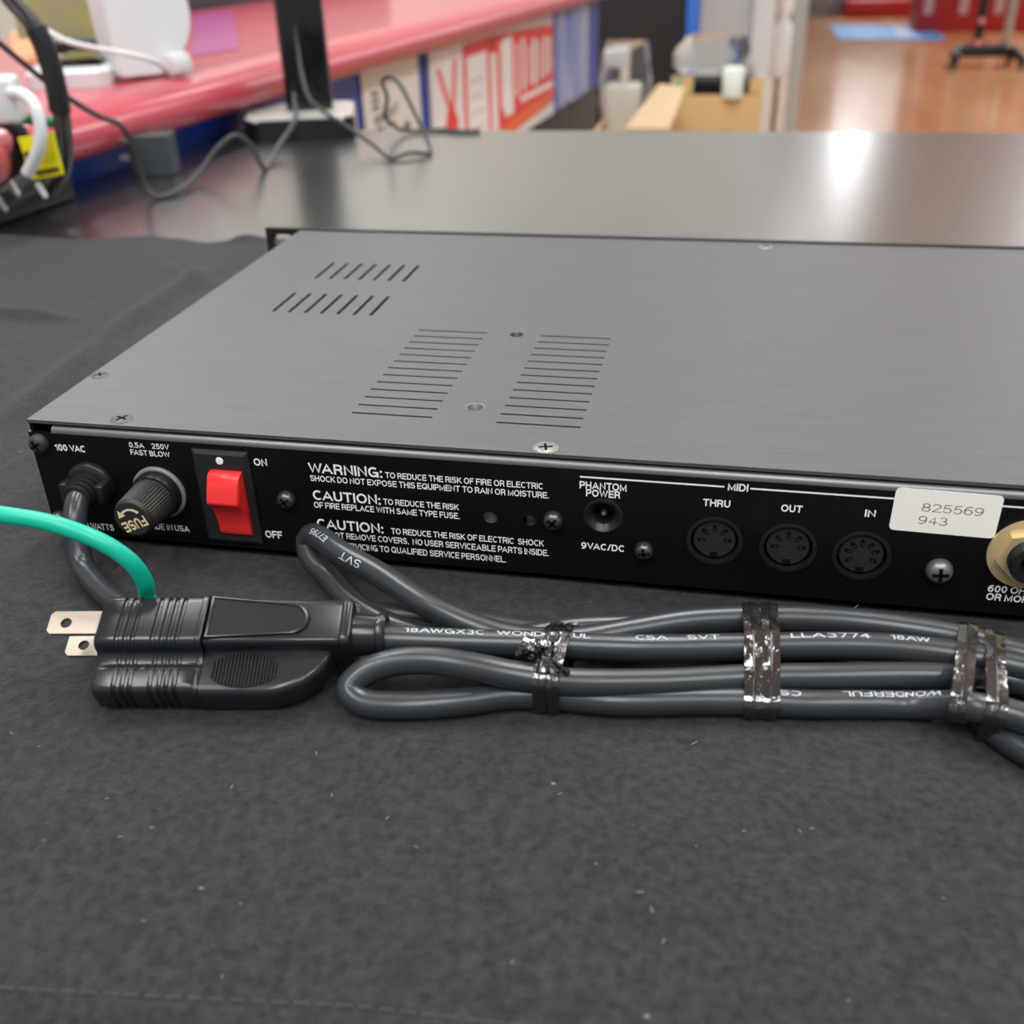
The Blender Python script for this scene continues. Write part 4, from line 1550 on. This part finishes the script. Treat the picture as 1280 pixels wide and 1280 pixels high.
cy = P(375, 105, z=0.0).y
free_cable('thin_cable', [bm2 @ V((xc - 0.004, 0.040, 0.100)), bm2 @ V((xc - 0.004, 0.036, 0.085)), P(385, 120, y=0.735), P(404, 139, y=0.72), P(432, 157, y=0.70), P(465, 180, y=0.675), P(490, 198, z=0.001), P(512, 191, z=0.003), P(536, 192, z=0.001),
           P(537, 183, y=0.690), P(527, 160, y=0.715), P(512, 128, y=0.725), P(500, 106, y=0.73), P(488, 96, y=0.735), P(478, 101, y=0.74), P(484, 122, y=0.745), P(481, 143, y=0.75), P(487, 153, y=0.755), P(505, 163, z=0.003), P(548, 162, z=0.001), P(575, 164, z=0.001), P(600, 163, z=0.001)], 0.0019, M_DARKC,
           'thin black cable springing from the stand into a loop on the table')
free_cable('thin_cable', [P(-30, 32, y=0.40), P(0, 55, y=0.42), P(55, 100, y=0.44), P(88, 124, y=0.455), P(125, 146, y=0.465), P(150, 156, y=0.475), P(163, 175, y=0.48), P(172, 203, y=0.485), P(184, 237, y=0.485), P(196, 247, z=0.001), P(220, 240, z=0.002), P(248, 217, y=0.545),
           P(275, 182, y=0.57), P(295, 169, y=0.58), P(312, 180, y=0.59), P(330, 211, z=0.001), P(350, 180, y=0.66), P(368, 152, y=0.70), bm2 @ V((xc - 0.012, 0.030, 0.040))], 0.0021, M_DARKC,
           'long thin black cable drooping from the left edge to the stand on the table')

# left edge: taped cable bundle, white plug, yellow tag, red bumper, black power strip
bpts = spline([P(-6, -60, y=0.44), P(10, -8, y=0.44), P(38, 24, y=0.44), P(56, 60, y=0.44), P(68, 100, y=0.44), P(76, 145, y=0.44), P(80, 180, y=0.44), P(78, 212, y=0.45), P(60, 240, y=0.45)], 0.003)
cbn = thing('cable_bundle', bpts[-1], 'thick taped bundle of black cables curving down at the upper left', 'cable bundle')
bf = frames(bpts)
for k in range(3):
    st = [p + (a * math.cos(2.1 * k + i * 0.05) + b * math.sin(2.1 * k + i * 0.05)) * 0.0034 for i, (p, t, a, b) in enumerate(bf)]
    MB().tube(st, 0.0032, n=10).build('cable', mat('dark_grey_cable', (0.05, 0.048, 0.047), rough=0.33), cbn, angle=80)
for (i0, i1) in ((16, 34), (58, 66), (84, 92)):
    if i1 < len(bpts):
        MB().tube(bpts[i0:i1], 0.0075, n=14).build('tape', mat('black_tape', (0.012, 0.012, 0.012), rough=0.4), cbn, angle=80)
free_cable('green_cable', [P(14, 150, y=0.43), P(28, 148, y=0.435), P(45, 151, y=0.445), P(70, 153, y=0.455), P(84, 152, y=0.46)], 0.0042, mat('dull_green', (0.03, 0.20, 0.12), rough=0.4), 'short green cable crossing behind the white lead at the left')
wp = thing('white_plug', P(12, 118, y=0.40), 'white power plug with a bent white lead at the left edge', 'plug')
mb = MB()
fmw = Matrix.Translation(P(2, 122, y=0.40)) @ Matrix.Rotation(0.3, 4, 'Z')
mb.box((-0.022, -0.012, -0.016), (0.012, 0.012, 0.014), fmw, bev=0.004, seg=3)
mb.build('plug_body', M_WHITEP, wp)
MB().tube(spline([P(10, 116, y=0.395), P(28, 118, y=0.39), P(42, 130, y=0.385), P(50, 155, y=0.382), P(50, 180, y=0.38), P(42, 202, y=0.38), P(34, 217, y=0.38)], 0.003), 0.0042, n=12).build('lead', M_WHITEP, wp, angle=80)
yt = thing('yellow_tag', P(52, 195, y=0.392), 'yellow warning tag with small print hanging below the white lead', 'tag')
c4 = [P(22, 172, y=0.392), P(66, 165, y=0.392), P(79, 218, y=0.392), P(40, 225, y=0.392)]
mb = MB()
mb.loft([[p + V((0, 0.0012, 0)) for p in c4], c4])
mb.build('card', mat('tag_yellow', (0.86, 0.78, 0.01), rough=0.45), yt, smooth=False)
mb = MB()
A_, B_, C_, D_2 = c4


def on_card(u, v):
    return (A_.lerp(B_, u)).lerp(D_2.lerp(C_, u), v) + V((0, -0.0004, 0))


for r_ in range(8):
    v0 = 0.12 + r_ * 0.075
    mb.add([on_card(0.42, v0), on_card(0.90, v0), on_card(0.90, v0 + 0.02), on_card(0.42, v0 + 0.02)], [[0, 1, 2, 3]])
mb.build('print', mat('tag_print', (0.42, 0.38, 0.02), rough=0.6), yt, smooth=False)
mb = MB()
mb.add([on_card(0.18, 0.80), on_card(0.92, 0.80), on_card(0.92, 0.92), on_card(0.18, 0.92)], [[0, 1, 2, 3]])
mb.add([on_card(0.02, 0.35), on_card(0.2, 0.33), on_card(0.2, 0.62), on_card(0.06, 0.62)], [[0, 1, 2, 3]])
mb.build('dark_strip', mat('tag_dark', (0.10, 0.085, 0.02), rough=0.6), yt, smooth=False)
q = P(-26, 202, y=0.37)
mb = MB()
mb.lathe([(0.0, -0.019), (0.010, -0.017), (0.0165, -0.010), (0.0185, 0.0), (0.0165, 0.010), (0.010, 0.017), (0.0, 0.019)], frame(q, (1, 0.2, 0.1)), 28, cap0=False, cap1=False)
o = mb.build('red_bumper', M_CRED, angle=80)
tag(o, 'round red bumper at the left edge below the white plug', 'bumper')
# black strip with cable clips standing on the table
pst = thing('power_strip', P(30, 258, z=TZ), 'black power strip with plugged leads standing on the table at the left edge', 'power strip')
mb = MB()
mb = MB()
mb.loft([[W(s, a, z) for (a, z) in round_poly(rect(0.001, TZ + 0.0002, 0.034, 0.020), 0.004, 3)] for s in (-0.115, -0.012)])
mb.build('case', M_BPLASTIC, pst)
for k, (u, v) in enumerate([(18, 236), (52, 238), (2, 255)]):
    p = P(u, v, y=0.39)
    mb = MB()
    mb.lathe([(0.0016, -0.006), (0.0021, -0.004), (0.0021, 0.004), (0.0014, 0.006)], frame(p, (0.6, -0.3, -0.8)), 16)
    mb.build('clip', mat('dull_white', (0.50, 0.49, 0.47), rough=0.5), pst, label='small pale clip')
for pts, r_ in (([P(-20, 145, y=0.42), P(8, 152, y=0.42), P(24, 165, y=0.42), P(26, 190, y=0.425), P(20, 215, y=0.43), P(30, 244, y=0.435)], 0.0060),
                ([P(60, 205, y=0.42), P(45, 222, y=0.42), P(25, 236, y=0.41), P(5, 250, y=0.40), P(-30, 262, y=0.40)], 0.0085)):
    mb = MB()
    mb.tube(spline(pts, 0.004), r_, n=10)
    mb.build('lead', M_DARKC, pst, angle=80)

# white tablet dock on the red counter
CT = 0.0626
dk = thing('white_dock', P(150, 110, z=CT), 'white plastic tablet dock with a tall rounded back on the red counter', 'dock')
f0 = P(30, 114, z=CT)
f1 = P(150, 108, z=CT)
dx = (f1 - f0).normalized()
dyv = V((0, 0, 1)).cross(dx)
dm = Matrix((dx, dyv, V((0, 0, 1)))).transposed().to_4x4()
dm.translation = f0
dl = (f1 - f0).length
mb = MB()
mb.prism(round_poly(rect(0, 0, dl * 0.88, 0.15), 0.02, 5), 0.0, 0.016, dm, bev=0.004)
mb.build('tray', M_WHITEP, dk)
mb = MB()
mb.prism(round_poly(rect(dl * 0.30, 0.02, dl * 0.80, 0.10), 0.004, 3), 0.0161, 0.0225, dm, bev=0.001)
mb.build('pad', M_GLOSSB, dk)
# leaning back: rounded slab
b0 = P(158, 103, z=CT)
b1 = P(240, 91, z=CT)
bx = (b1 - b0).normalized()
byv = V((0, 0, 1)).cross(bx)
lean = (V((0, 0, 1)) * 1.0 + byv * 0.10).normalized()
bm3 = Matrix((bx, lean, bx.cross(lean))).transposed().to_4x4()
bm3.translation = b0 + V((0, 0, 0.0))
bw = (P(250, 60, y=b0.y) - P(150, 60, y=b0.y)).length
mb = MB()
hh = 0.26
side = round_poly([(-0.004, 0.004), (bw * 0.70, 0.001), (bw * 1.14, 0.040), (bw * 1.02, hh), (0.0, hh)], [0.006, 0.012, 0.02, 0.02, 0.02], 5)
mb.prism(side, -0.024, 0.0, bm3, bev=0.0015)
mb.build('back', M_WHITEP, dk, label='tall white back of the dock')
mb = MB()
mb.box((bw * 0.52, 0.0, 0.0), (bw * 0.83, 0.020, 0.020), bm3, bev=0.006)
mb.build('foot', M_WHITEP, dk)
mb = MB()
for k, (u, w) in enumerate([(0.0, 0.008), (0.012, 0.012), (0.030, 0.006)]):
    mb.box((bw * 0.40 + u, 0.088, 0.0001), (bw * 0.40 + u + w, 0.093, 0.0004), bm3)
mb.build('print', mat('pale_grey_print', (0.45, 0.45, 0.45), rough=0.6), dk, smooth=False)
wc = [P(40, 26, y=0.66), P(54, 35, y=0.64), P(85, 52, y=0.62), P(130, 62, y=0.615), P(180, 72, y=0.62), P(203, 82, y=0.64), P(215, 93, y=0.655)]
free_cable('white_cable', wc, 0.0022, M_WHITEP, 'thin white cable running across the white dock')

# card display behind the dock on the counter
q0 = P(80, 78, z=CT)
ac = thing('acrylic_stand', (q0.x, q0.y, CT), 'clear acrylic panel on a dark foot behind the dock', 'stand')
mb = MB()
mb.box((-0.10, 0.0, 0.018), (-0.002, 0.004, 0.30), Matrix.Translation((q0.x + 0.01, q0.y + 0.06, CT)), bev=0.0008)
mb.build('panel', mat('clear_acrylic', (0.80, 0.92, 0.84), rough=0.03, trans=0.95, ior=1.3), ac)
mb = MB()
mb.box((-0.06, -0.03, 0.0003), (0.05, 0.03, 0.018), Matrix.Translation((q0.x + 0.01, q0.y + 0.06, CT)), bev=0.003)
mb.build('foot', M_BPLASTIC, ac)


def stand_box(name, px0, px1, pyb, depth, h, m_, label, cat):
    a = P(px0, pyb, z=CT)
    b = P(px1, pyb, z=CT)
    b = V((b.x, a.y, a.z))
    mb = MB()
    mb.box((a.x, a.y, CT + 0.0003), (b.x, a.y + depth, CT + h), bev=0.002)
    o = mb.build(name, m_, angle=40)
    return tag(o, label, cat)


stand_box('product_box', 96, 128, 47, 0.06, 0.30, mat('pale_blue_card', (0.40, 0.47, 0.58), rough=0.5), 'pale blue box standing behind the acrylic panel', 'box')
stand_box('product_box', 28, 96, 34, 0.05, 0.25, mat('grey_yellow_card', (0.36, 0.33, 0.22), rough=0.6, noise=((30, 30, 30), (0.50, 0.42, 0.08), 1)), 'grey and yellow printed box behind the cable bundle', 'box')
a = P(20, 78, z=CT)
mb = MB()
b = P(98, 76, z=CT)
c = P(94, 34, z=CT)
d = P(12, 40, z=CT)
mb.loft([[p + V((0, 0, 0.0002)) for p in (a, b, c, d)], [p + V((0, 0, 0.0012)) for p in (a, b, c, d)]])
tag(mb.build('orange_mat', mat('orange_sheet', (0.62, 0.24, 0.09), rough=0.5), smooth=False), 'orange sheet lying on the red counter under the acrylic stand', 'sheet')
a, b, c, d = P(238, 72, z=CT), P(298, 62, z=CT), P(292, 14, z=CT), P(244, 18, z=CT)  # thin purple patch stands in for a reflection on the glossy counter
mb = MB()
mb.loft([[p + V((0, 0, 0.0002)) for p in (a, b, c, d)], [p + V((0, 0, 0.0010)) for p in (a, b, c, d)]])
tag(mb.build('purple_reflection', mat('purple_reflection', (0.32, 0.05, 0.19), rough=0.3), smooth=False), 'purple reflection laid as a thin patch on the red counter between dock and black stand', 'sheet')
a = P(236, 8, z=CT)
mb = MB()
mb.loft([[W(s, w, z) for (w, z) in rect(-0.60, CT - 0.4, -0.512, 0.20)] for s in (0.98, 1.9)])
tag(mb.build('dark_shelf', mat('dark_shelf', (0.05, 0.05, 0.06), rough=0.6), smooth=False), 'dark shelf unit along the far side of the red counter', 'shelf')

# ================================================================== background on the right
M_CARD = mat('cardboard', (0.60, 0.40, 0.185), rough=0.75)
M_CARD2 = mat('cardboard_pale', (0.50, 0.36, 0.215), rough=0.75)
M_BLACKP = mat('black_panel', (0.010, 0.010, 0.011), rough=0.55)
# black cabinet with blue edge
cbt = thing('black_cabinet', (-0.17, 4.25, FLOOR_Z), 'black cabinet with a blue edge strip standing against the cream wall', 'cabinet')
mb = MB()
mb.box((-0.60, 4.15, FLOOR_Z), (-0.012, 4.44, 0.30), bev=0.004)
mb.build('body', M_BLACKP, cbt)
mb = MB()
mb.box((-0.0115, 4.13, FLOOR_Z + 0.28), (0.030, 4.44, 0.30), bev=0.004)
mb.build('edge_strip', mat('blue_strip', (0.035, 0.16, 0.62), rough=0.4), cbt, label='blue edge strip')


def carton(name, px0, px1, ytop_px, yy, depth, m_, label, open_=True):
    a = P(px0, ytop_px, y=yy)
    b = P(px1, ytop_px, y=yy)
    zt = (a.z + b.z) / 2
    t = thing(name, ((a.x + b.x) / 2, yy + depth / 2, FLOOR_Z), label, 'box')
    mb = MB()
    th = 0.005
    x0, x1, y0, y1 = a.x, b.x, yy, yy + depth
    mb.box((x0, y0, FLOOR_Z), (x1, y0 + th, zt))
    mb.box((x0, y1 - th, FLOOR_Z), (x1, y1, zt))
    mb.box((x0, y0 + th, FLOOR_Z), (x0 + th, y1 - th, zt))
    mb.box((x1 - th, y0 + th, FLOOR_Z), (x1, y1 - th, zt))
    mb.box((x0 + th, y0 + th, FLOOR_Z), (x1 - th, y1 - th, FLOOR_Z + th))
    mb.box((x0 + th, y0 + th, zt - 0.05), (x1 - th, y1 - th, zt - 0.045))
    mb.build('carton', m_, t, smooth=False)
    return t, x0, x1, y0, y1, zt


t1, x0, x1, y0, y1, zt = carton('cardboard_box', 838, 954, 119, 2.10, 0.30, M_CARD, 'brown cardboard box holding black devices behind the metal table')
mb = MB()
mb.prism([((x0 + x1) / 2 + (0.07 * math.cos(PI * k / 10)), zt - 0.115 + 0.045 * math.sin(PI * k / 10)) for k in range(11)], 0.0002, 0.002, Matrix.Translation((0.03, 2.10, 0)) @ PANELM)
mb.build('curved_mark', mat('cardboard_dark', (0.36, 0.23, 0.10), rough=0.8), t1, smooth=False)
mb = MB()
mb.box((x0, y0 + 0.02, zt), (x0 + 0.045, y0 + 0.022, zt + 0.035))
mb.box((x1 - 0.03, y0 + 0.02, zt), (x1, y0 + 0.022, zt + 0.03))
mb.build('flap', M_CARD, t1, smooth=False)
X0b, X1b, Zb = x0, x1, zt
bdv = thing('black_device', ((x0 + x1) / 2, y0 + 0.12, zt - 0.045), 'black electronic device sitting in the brown cardboard box', 'device')
mb = MB()
mb.box((x0 + 0.035, y0 + 0.03, zt - 0.0448), (x1 - 0.02, y1 - 0.03, zt + 0.030), bev=0.004)
mb.build('case', M_BPLASTIC, bdv)
mb = MB()
mb.box((x0 + 0.05, y0 + 0.0295, zt + 0.006), (x0 + 0.10, y0 + 0.031, zt + 0.016))
mb.build('slot', M_INSIDE, bdv, smooth=False)
p = P(915, 124, y=y0 + 0.012)
wcup = MB().lathe([(0.0, 0.0), (0.019, 0.0), (0.021, 0.004), (0.022, 0.048), (0.0205, 0.052), (0.018, 0.052), (0.017, 0.006)], Matrix.Translation((p.x, y0 + 0.10, zt + 0.0302)), 26, cap0=False, cap1=False)
wcup = MB().lathe([(0.0, 0.0), (0.0205, 0.0), (0.0215, 0.004), (0.0225, 0.056), (0.021, 0.058), (0.0, 0.058)], frame((p.x, y0 + 0.006, zt - 0.005), (0, 0, 1)), 26, cap0=False, cap1=False)
o = wcup.build('white_cup', mat('pale_cup', (0.70, 0.76, 0.68), rough=0.5))
tag(o, 'pale white tub in front of the black device at the brown box', 'tub')
M_BAG = mat('clear_bag', (0.93, 0.96, 0.95), rough=0.06, trans=0.96, ior=1.06, bump=((60, 60, 60), 0.8, 0.01))


def bag(name, x0, x1, y0, y1, z0, z1, label, seed):
    random.seed(seed)
    rings = []
    n = 22
    for k in range(9):
        t = k / 8
        ring_ = []
        for i in range(n):
            a = 2 * PI * i / n
            r = 1.0 + 0.10 * math.sin(3 * a + seed + t * 4) + 0.06 * random.uniform(-1, 1)
            sq = (0.55 + 0.45 * math.sin(PI * min(1, 0.25 + t * 0.62))) * r
            ring_.append(V(((x0 + x1) / 2 + (x1 - x0) / 2 * sq * math.cos(a), (y0 + y1) / 2 + (y1 - y0) / 2 * sq * math.sin(a), z0 + (z1 - z0) * (t + 0.05 * math.sin(2 * a + seed) * t))))
        rings.append(ring_)
    o = MB().loft(rings).build(name, M_BAG, angle=70)
    return tag(o, label, 'bag')


bag('plastic_bag', X0b + 0.0, X0b + 0.165, y0 + 0.06, y0 + 0.22, Zb + 0.031, Zb + 0.100, 'crumpled clear plastic bag lying on the black device', 3)
t2, x0, x1, y0, y1, zt = carton('cardboard_box', 742, 836, 164, 1.82, 0.26, M_CARD2, 'pale open cardboard box nearest the far edge of the metal table')
mb = MB()
fa = [V((x0 + 0.06, y0 + 0.01, zt)), V((x1, y0 + 0.01, zt)), V((x1 + 0.02, y0 + 0.16, zt + 0.055)), V((x0 + 0.11, y0 + 0.16, zt + 0.060))]
mb.loft([fa, [p + V((0, -0.001, 0.004)) for p in fa]])
mb.build('flap', M_CARD2, t2, smooth=False, label='raised tan flap')
# white packed device in a clear bag, standing in that box
z_ = zt - 0.045
wd_ = thing('white_device', (x0 + 0.045, y1 - 0.08, z_), 'white packed device with a narrow neck inside a clear bag in the pale box', 'device')
xa, xb = P(756, 140, y=y1 - 0.1).x, P(798, 140, y=y1 - 0.1).x
zb = P(776, 106, y=y1 - 0.1).z
zc = P(776, 82, y=y1 - 0.1).z
mb = MB()
mb.box((xa, y1 - 0.11, z_ + 0.0002), (xb, y1 - 0.05, zb), bev=0.008, seg=3)
mb.build('body', mat('ivory_plastic', (0.76, 0.72, 0.62), rough=0.45), wd_)
mb = MB()
mb.box((xa + 0.030, y1 - 0.095, zb + 0.0001), (xa + 0.046, y1 - 0.065, zc + 0.01), bev=0.003)
mb.build('neck', mat('ivory_plastic', (0.76, 0.72, 0.62), rough=0.45), wd_)
mb = MB()
mb.box((xa - 0.002, y1 - 0.098, zc - 0.005), (xa + 0.046, y1 - 0.062, zc + 0.03), bev=0.006)
mb.build('head', M_WHITEP, wd_)
bag('plastic_bag', xa - 0.012, xb + 0.028, y1 - 0.135, y1 - 0.02, z_ + 0.001, P(776, 57, y=y1 - 0.1).z, 'tall clear plastic bag round the white packed device', 8)
o = MB().tube(spline([P(812, 141, y=2.03), P(826, 128, y=2.05), P(840, 112, y=2.07), P(850, 100, y=2.12)], 0.01), 0.006, n=8, flat=0.4).build('green_strap', mat('green_strap', (0.02, 0.26, 0.16), rough=0.5), angle=80)
tag(o, 'green strap hanging between the two cardboard boxes', 'strap')

# steel post
q = P(987, 160, y=3.0)
o = MB().lathe([(0.026, 0.0), (0.026, 0.012), (0.019, 0.013), (0.019, 3.49)], Matrix.Translation((q.x, 3.0, FLOOR_Z + 0.0003)), 28).build('steel_post', mat('grey_post', (0.50, 0.50, 0.48), rough=0.35, metal=0.5), angle=40)
tag(o, 'upright grey steel post at the edge of the wooden floor', 'post')
# bright white glare beyond the post, shaped as a sack on an added stand
q = P(972, 95, y=5.2)
mb = MB()
rings = []
for (dz, rx) in [(0.0, 0.03), (0.02, 0.055), (0.12, 0.06), (0.2, 0.055), (0.235, 0.03), (0.25, 0.018), (0.27, 0.03), (0.30, 0.04), (0.34, 0.038), (0.365, 0.02)]:
    rings.append([q + V((rx * math.cos(2 * PI * i / 20) + (dz * 0.02), 0.04 * math.sin(2 * PI * i / 20), dz)) for i in range(20)])
mb.loft(rings)
hb = thing('white_glare', (q.x, q.y, FLOOR_Z), 'bright white glare beyond the steel post, shaped as a tied bag on an added slim stand', 'bag')
mb.build('bag', mat('bright_white', (0.93, 0.94, 0.95), rough=0.4), hb, angle=70)  # sack shape that carries the glare
mb = MB()
mb.lathe([(0.07, 0.0), (0.07, 0.012), (0.012, 0.014), (0.012, q.z - FLOOR_Z + 0.01)], Matrix.Translation((q.x, q.y, FLOOR_Z + 0.0003)), 20)
mb.build('stand', mat('added_brown_stand', (0.20, 0.10, 0.08), rough=0.5), hb)  # added stand under the glare shape

# blue floor mat
c4 = [P(1047, 49, z=FLOOR_Z), P(1182, 50, z=FLOOR_Z), P(1160, 33, z=FLOOR_Z), P(1038, 32, z=FLOOR_Z)]
bmx = thing('floor_mat', c4[0], 'bright blue mat lying on the wooden floor at the back', 'mat')
mb = MB()
mb.loft([[p + V((0, 0, 0.0005)) for p in c4], [p + V((0, 0, 0.008)) for p in c4]])
mb.build('mat', mat('mat_blue', (0.06, 0.30, 0.72), rough=0.5), bmx, smooth=False)
a, b, c, d = [P(u, v, z=FLOOR_Z) + V((0, 0, 0.009)) for (u, v) in [(1122, 48), (1146, 48), (1130, 34), (1114, 34)]]
mb = MB()
mb.loft([[a, b, c, d], [p + V((0, 0, 0.0006)) for p in (a, b, c, d)]])
mb.build('pale_patch', mat('mat_pale', (0.38, 0.50, 0.70), rough=0.5), bmx, smooth=False)

# red display furniture at the back
M_DRED = mat('dark_red', (0.40, 0.020, 0.022), rough=0.4)
M_MIDGREY = mat('mid_grey_goods', (0.22, 0.21, 0.23), rough=0.6, noise=((6, 6, 6), (0.36, 0.33, 0.36), 2))


def display(px0, px1, pyb, yd, ztop, m_, name, label, shelf=True):
    a = P(px0, pyb, z=FLOOR_Z)
    b = P(px1, pyb, z=FLOOR_Z)
    y0 = (a.y + b.y) / 2
    t = thing(name, ((a.x + b.x) / 2, y0, FLOOR_Z), label, 'shelf')
    w = b.x - a.x
    mb = MB()
    mb.box((a.x, y0, FLOOR_Z + 0.0003), (b.x, y0 + yd, FLOOR_Z + ztop), bev=0.01)
    mb.build('body', m_, t)
    if shelf:
        mb = MB()
        for k in range(4):
            mb.box((a.x + w * (0.04 + 0.24 * k), y0 - 0.012, FLOOR_Z + 0.15), (a.x + w * (0.10 + 0.24 * k), y0 - 0.0005, FLOOR_Z + ztop - 0.02))
        mb.build('uprights', mat('pinkish_upright', (0.50, 0.30, 0.31), rough=0.4), t, smooth=False)
    return t


display(1142, 1330, 40, 0.5, 2.3, M_DRED, 'red_display', 'tall dark red display unit at the right of the back wall')
display(1056, 1140, 22, 0.4, 0.16, M_DRED, 'red_plinth', 'low red plinth behind the blue mat', shelf=False)
display(1000, 1056, 19, 0.5, 1.9, M_MIDGREY, 'grey_rack', 'grey goods rack left of the low red plinth', shelf=False)
q = P(1120, 22, z=FLOOR_Z)
mb = MB()
mb.box((q.x - 0.9, 14.6, FLOOR_Z + 0.0003), (q.x + 0.7, 15.3, FLOOR_Z + 0.9), bev=0.02)
tag(mb.build('dark_case', mat('dark_case', (0.045, 0.043, 0.048), rough=0.5)), 'dark grey case against the back wall behind the red plinth', 'case')

# black stand with castors
q = P(1228, 84, z=FLOOR_Z)
gs = thing('garment_stand', (q.x, q.y, FLOOR_Z), 'black rolling stand with two uprights on the wooden floor', 'stand')
mb = MB()
mb.box((q.x - 0.20, q.y - 0.07, FLOOR_Z + 0.070), (q.x + 0.20, q.y + 0.07, FLOOR_Z + 0.145), bev=0.02)
mb.build('base_bar', M_BPLASTIC, gs)
for (dx_, dy_) in [(-0.21, -0.16), (0.21, -0.16), (-0.17, 0.16), (0.19, 0.16)]:
    mb = MB()
    mb.tube([q + V((dx_ * 0.8, dy_ * 0.2, 0.10)), q + V((dx_, dy_ * 0.7, 0.085)), q + V((dx_ * 1.05, dy_, 0.06))], 0.032, n=10)
    leg = mb.build('leg', M_BPLASTIC, gs)
    mb = MB()
    mb.lathe([(0.012, -0.014), (0.028, -0.013), (0.030, 0.0), (0.028, 0.013), (0.012, 0.014)], frame(q + V((dx_ * 1.05, dy_, 0.0305)), (1, 0.2, 0)), 20)
    mb.build('castor', M_BPLASTIC, leg)
for (dx_, m_) in ((-0.065, M_BPLASTIC), (0.125, M_STEEL)):
    mb = MB()
    mb.lathe([(0.030, 0.1455), (0.030, 1.75)], Matrix.Translation((q.x + dx_, q.y, FLOOR_Z)), 16)
    mb.build('upright', m_, gs)
for z, r_ in ((0.30, 0.02), (0.16, 0.024)):  # pink discs stand in for LED reflections by the dark upright
    mb = MB()
    mb.lathe([(0.0, -0.008), (r_, -0.006), (r_, 0.006), (0.0, 0.008)], frame((q.x - 0.065, q.y - 0.030, FLOOR_Z + z), (0, -1, 0.2)), 16, cap0=False, cap1=False)
    mb.build('pink_led_reflection', mat('pink_led_reflection', (0.80, 0.22, 0.26), rough=0.35), gs)
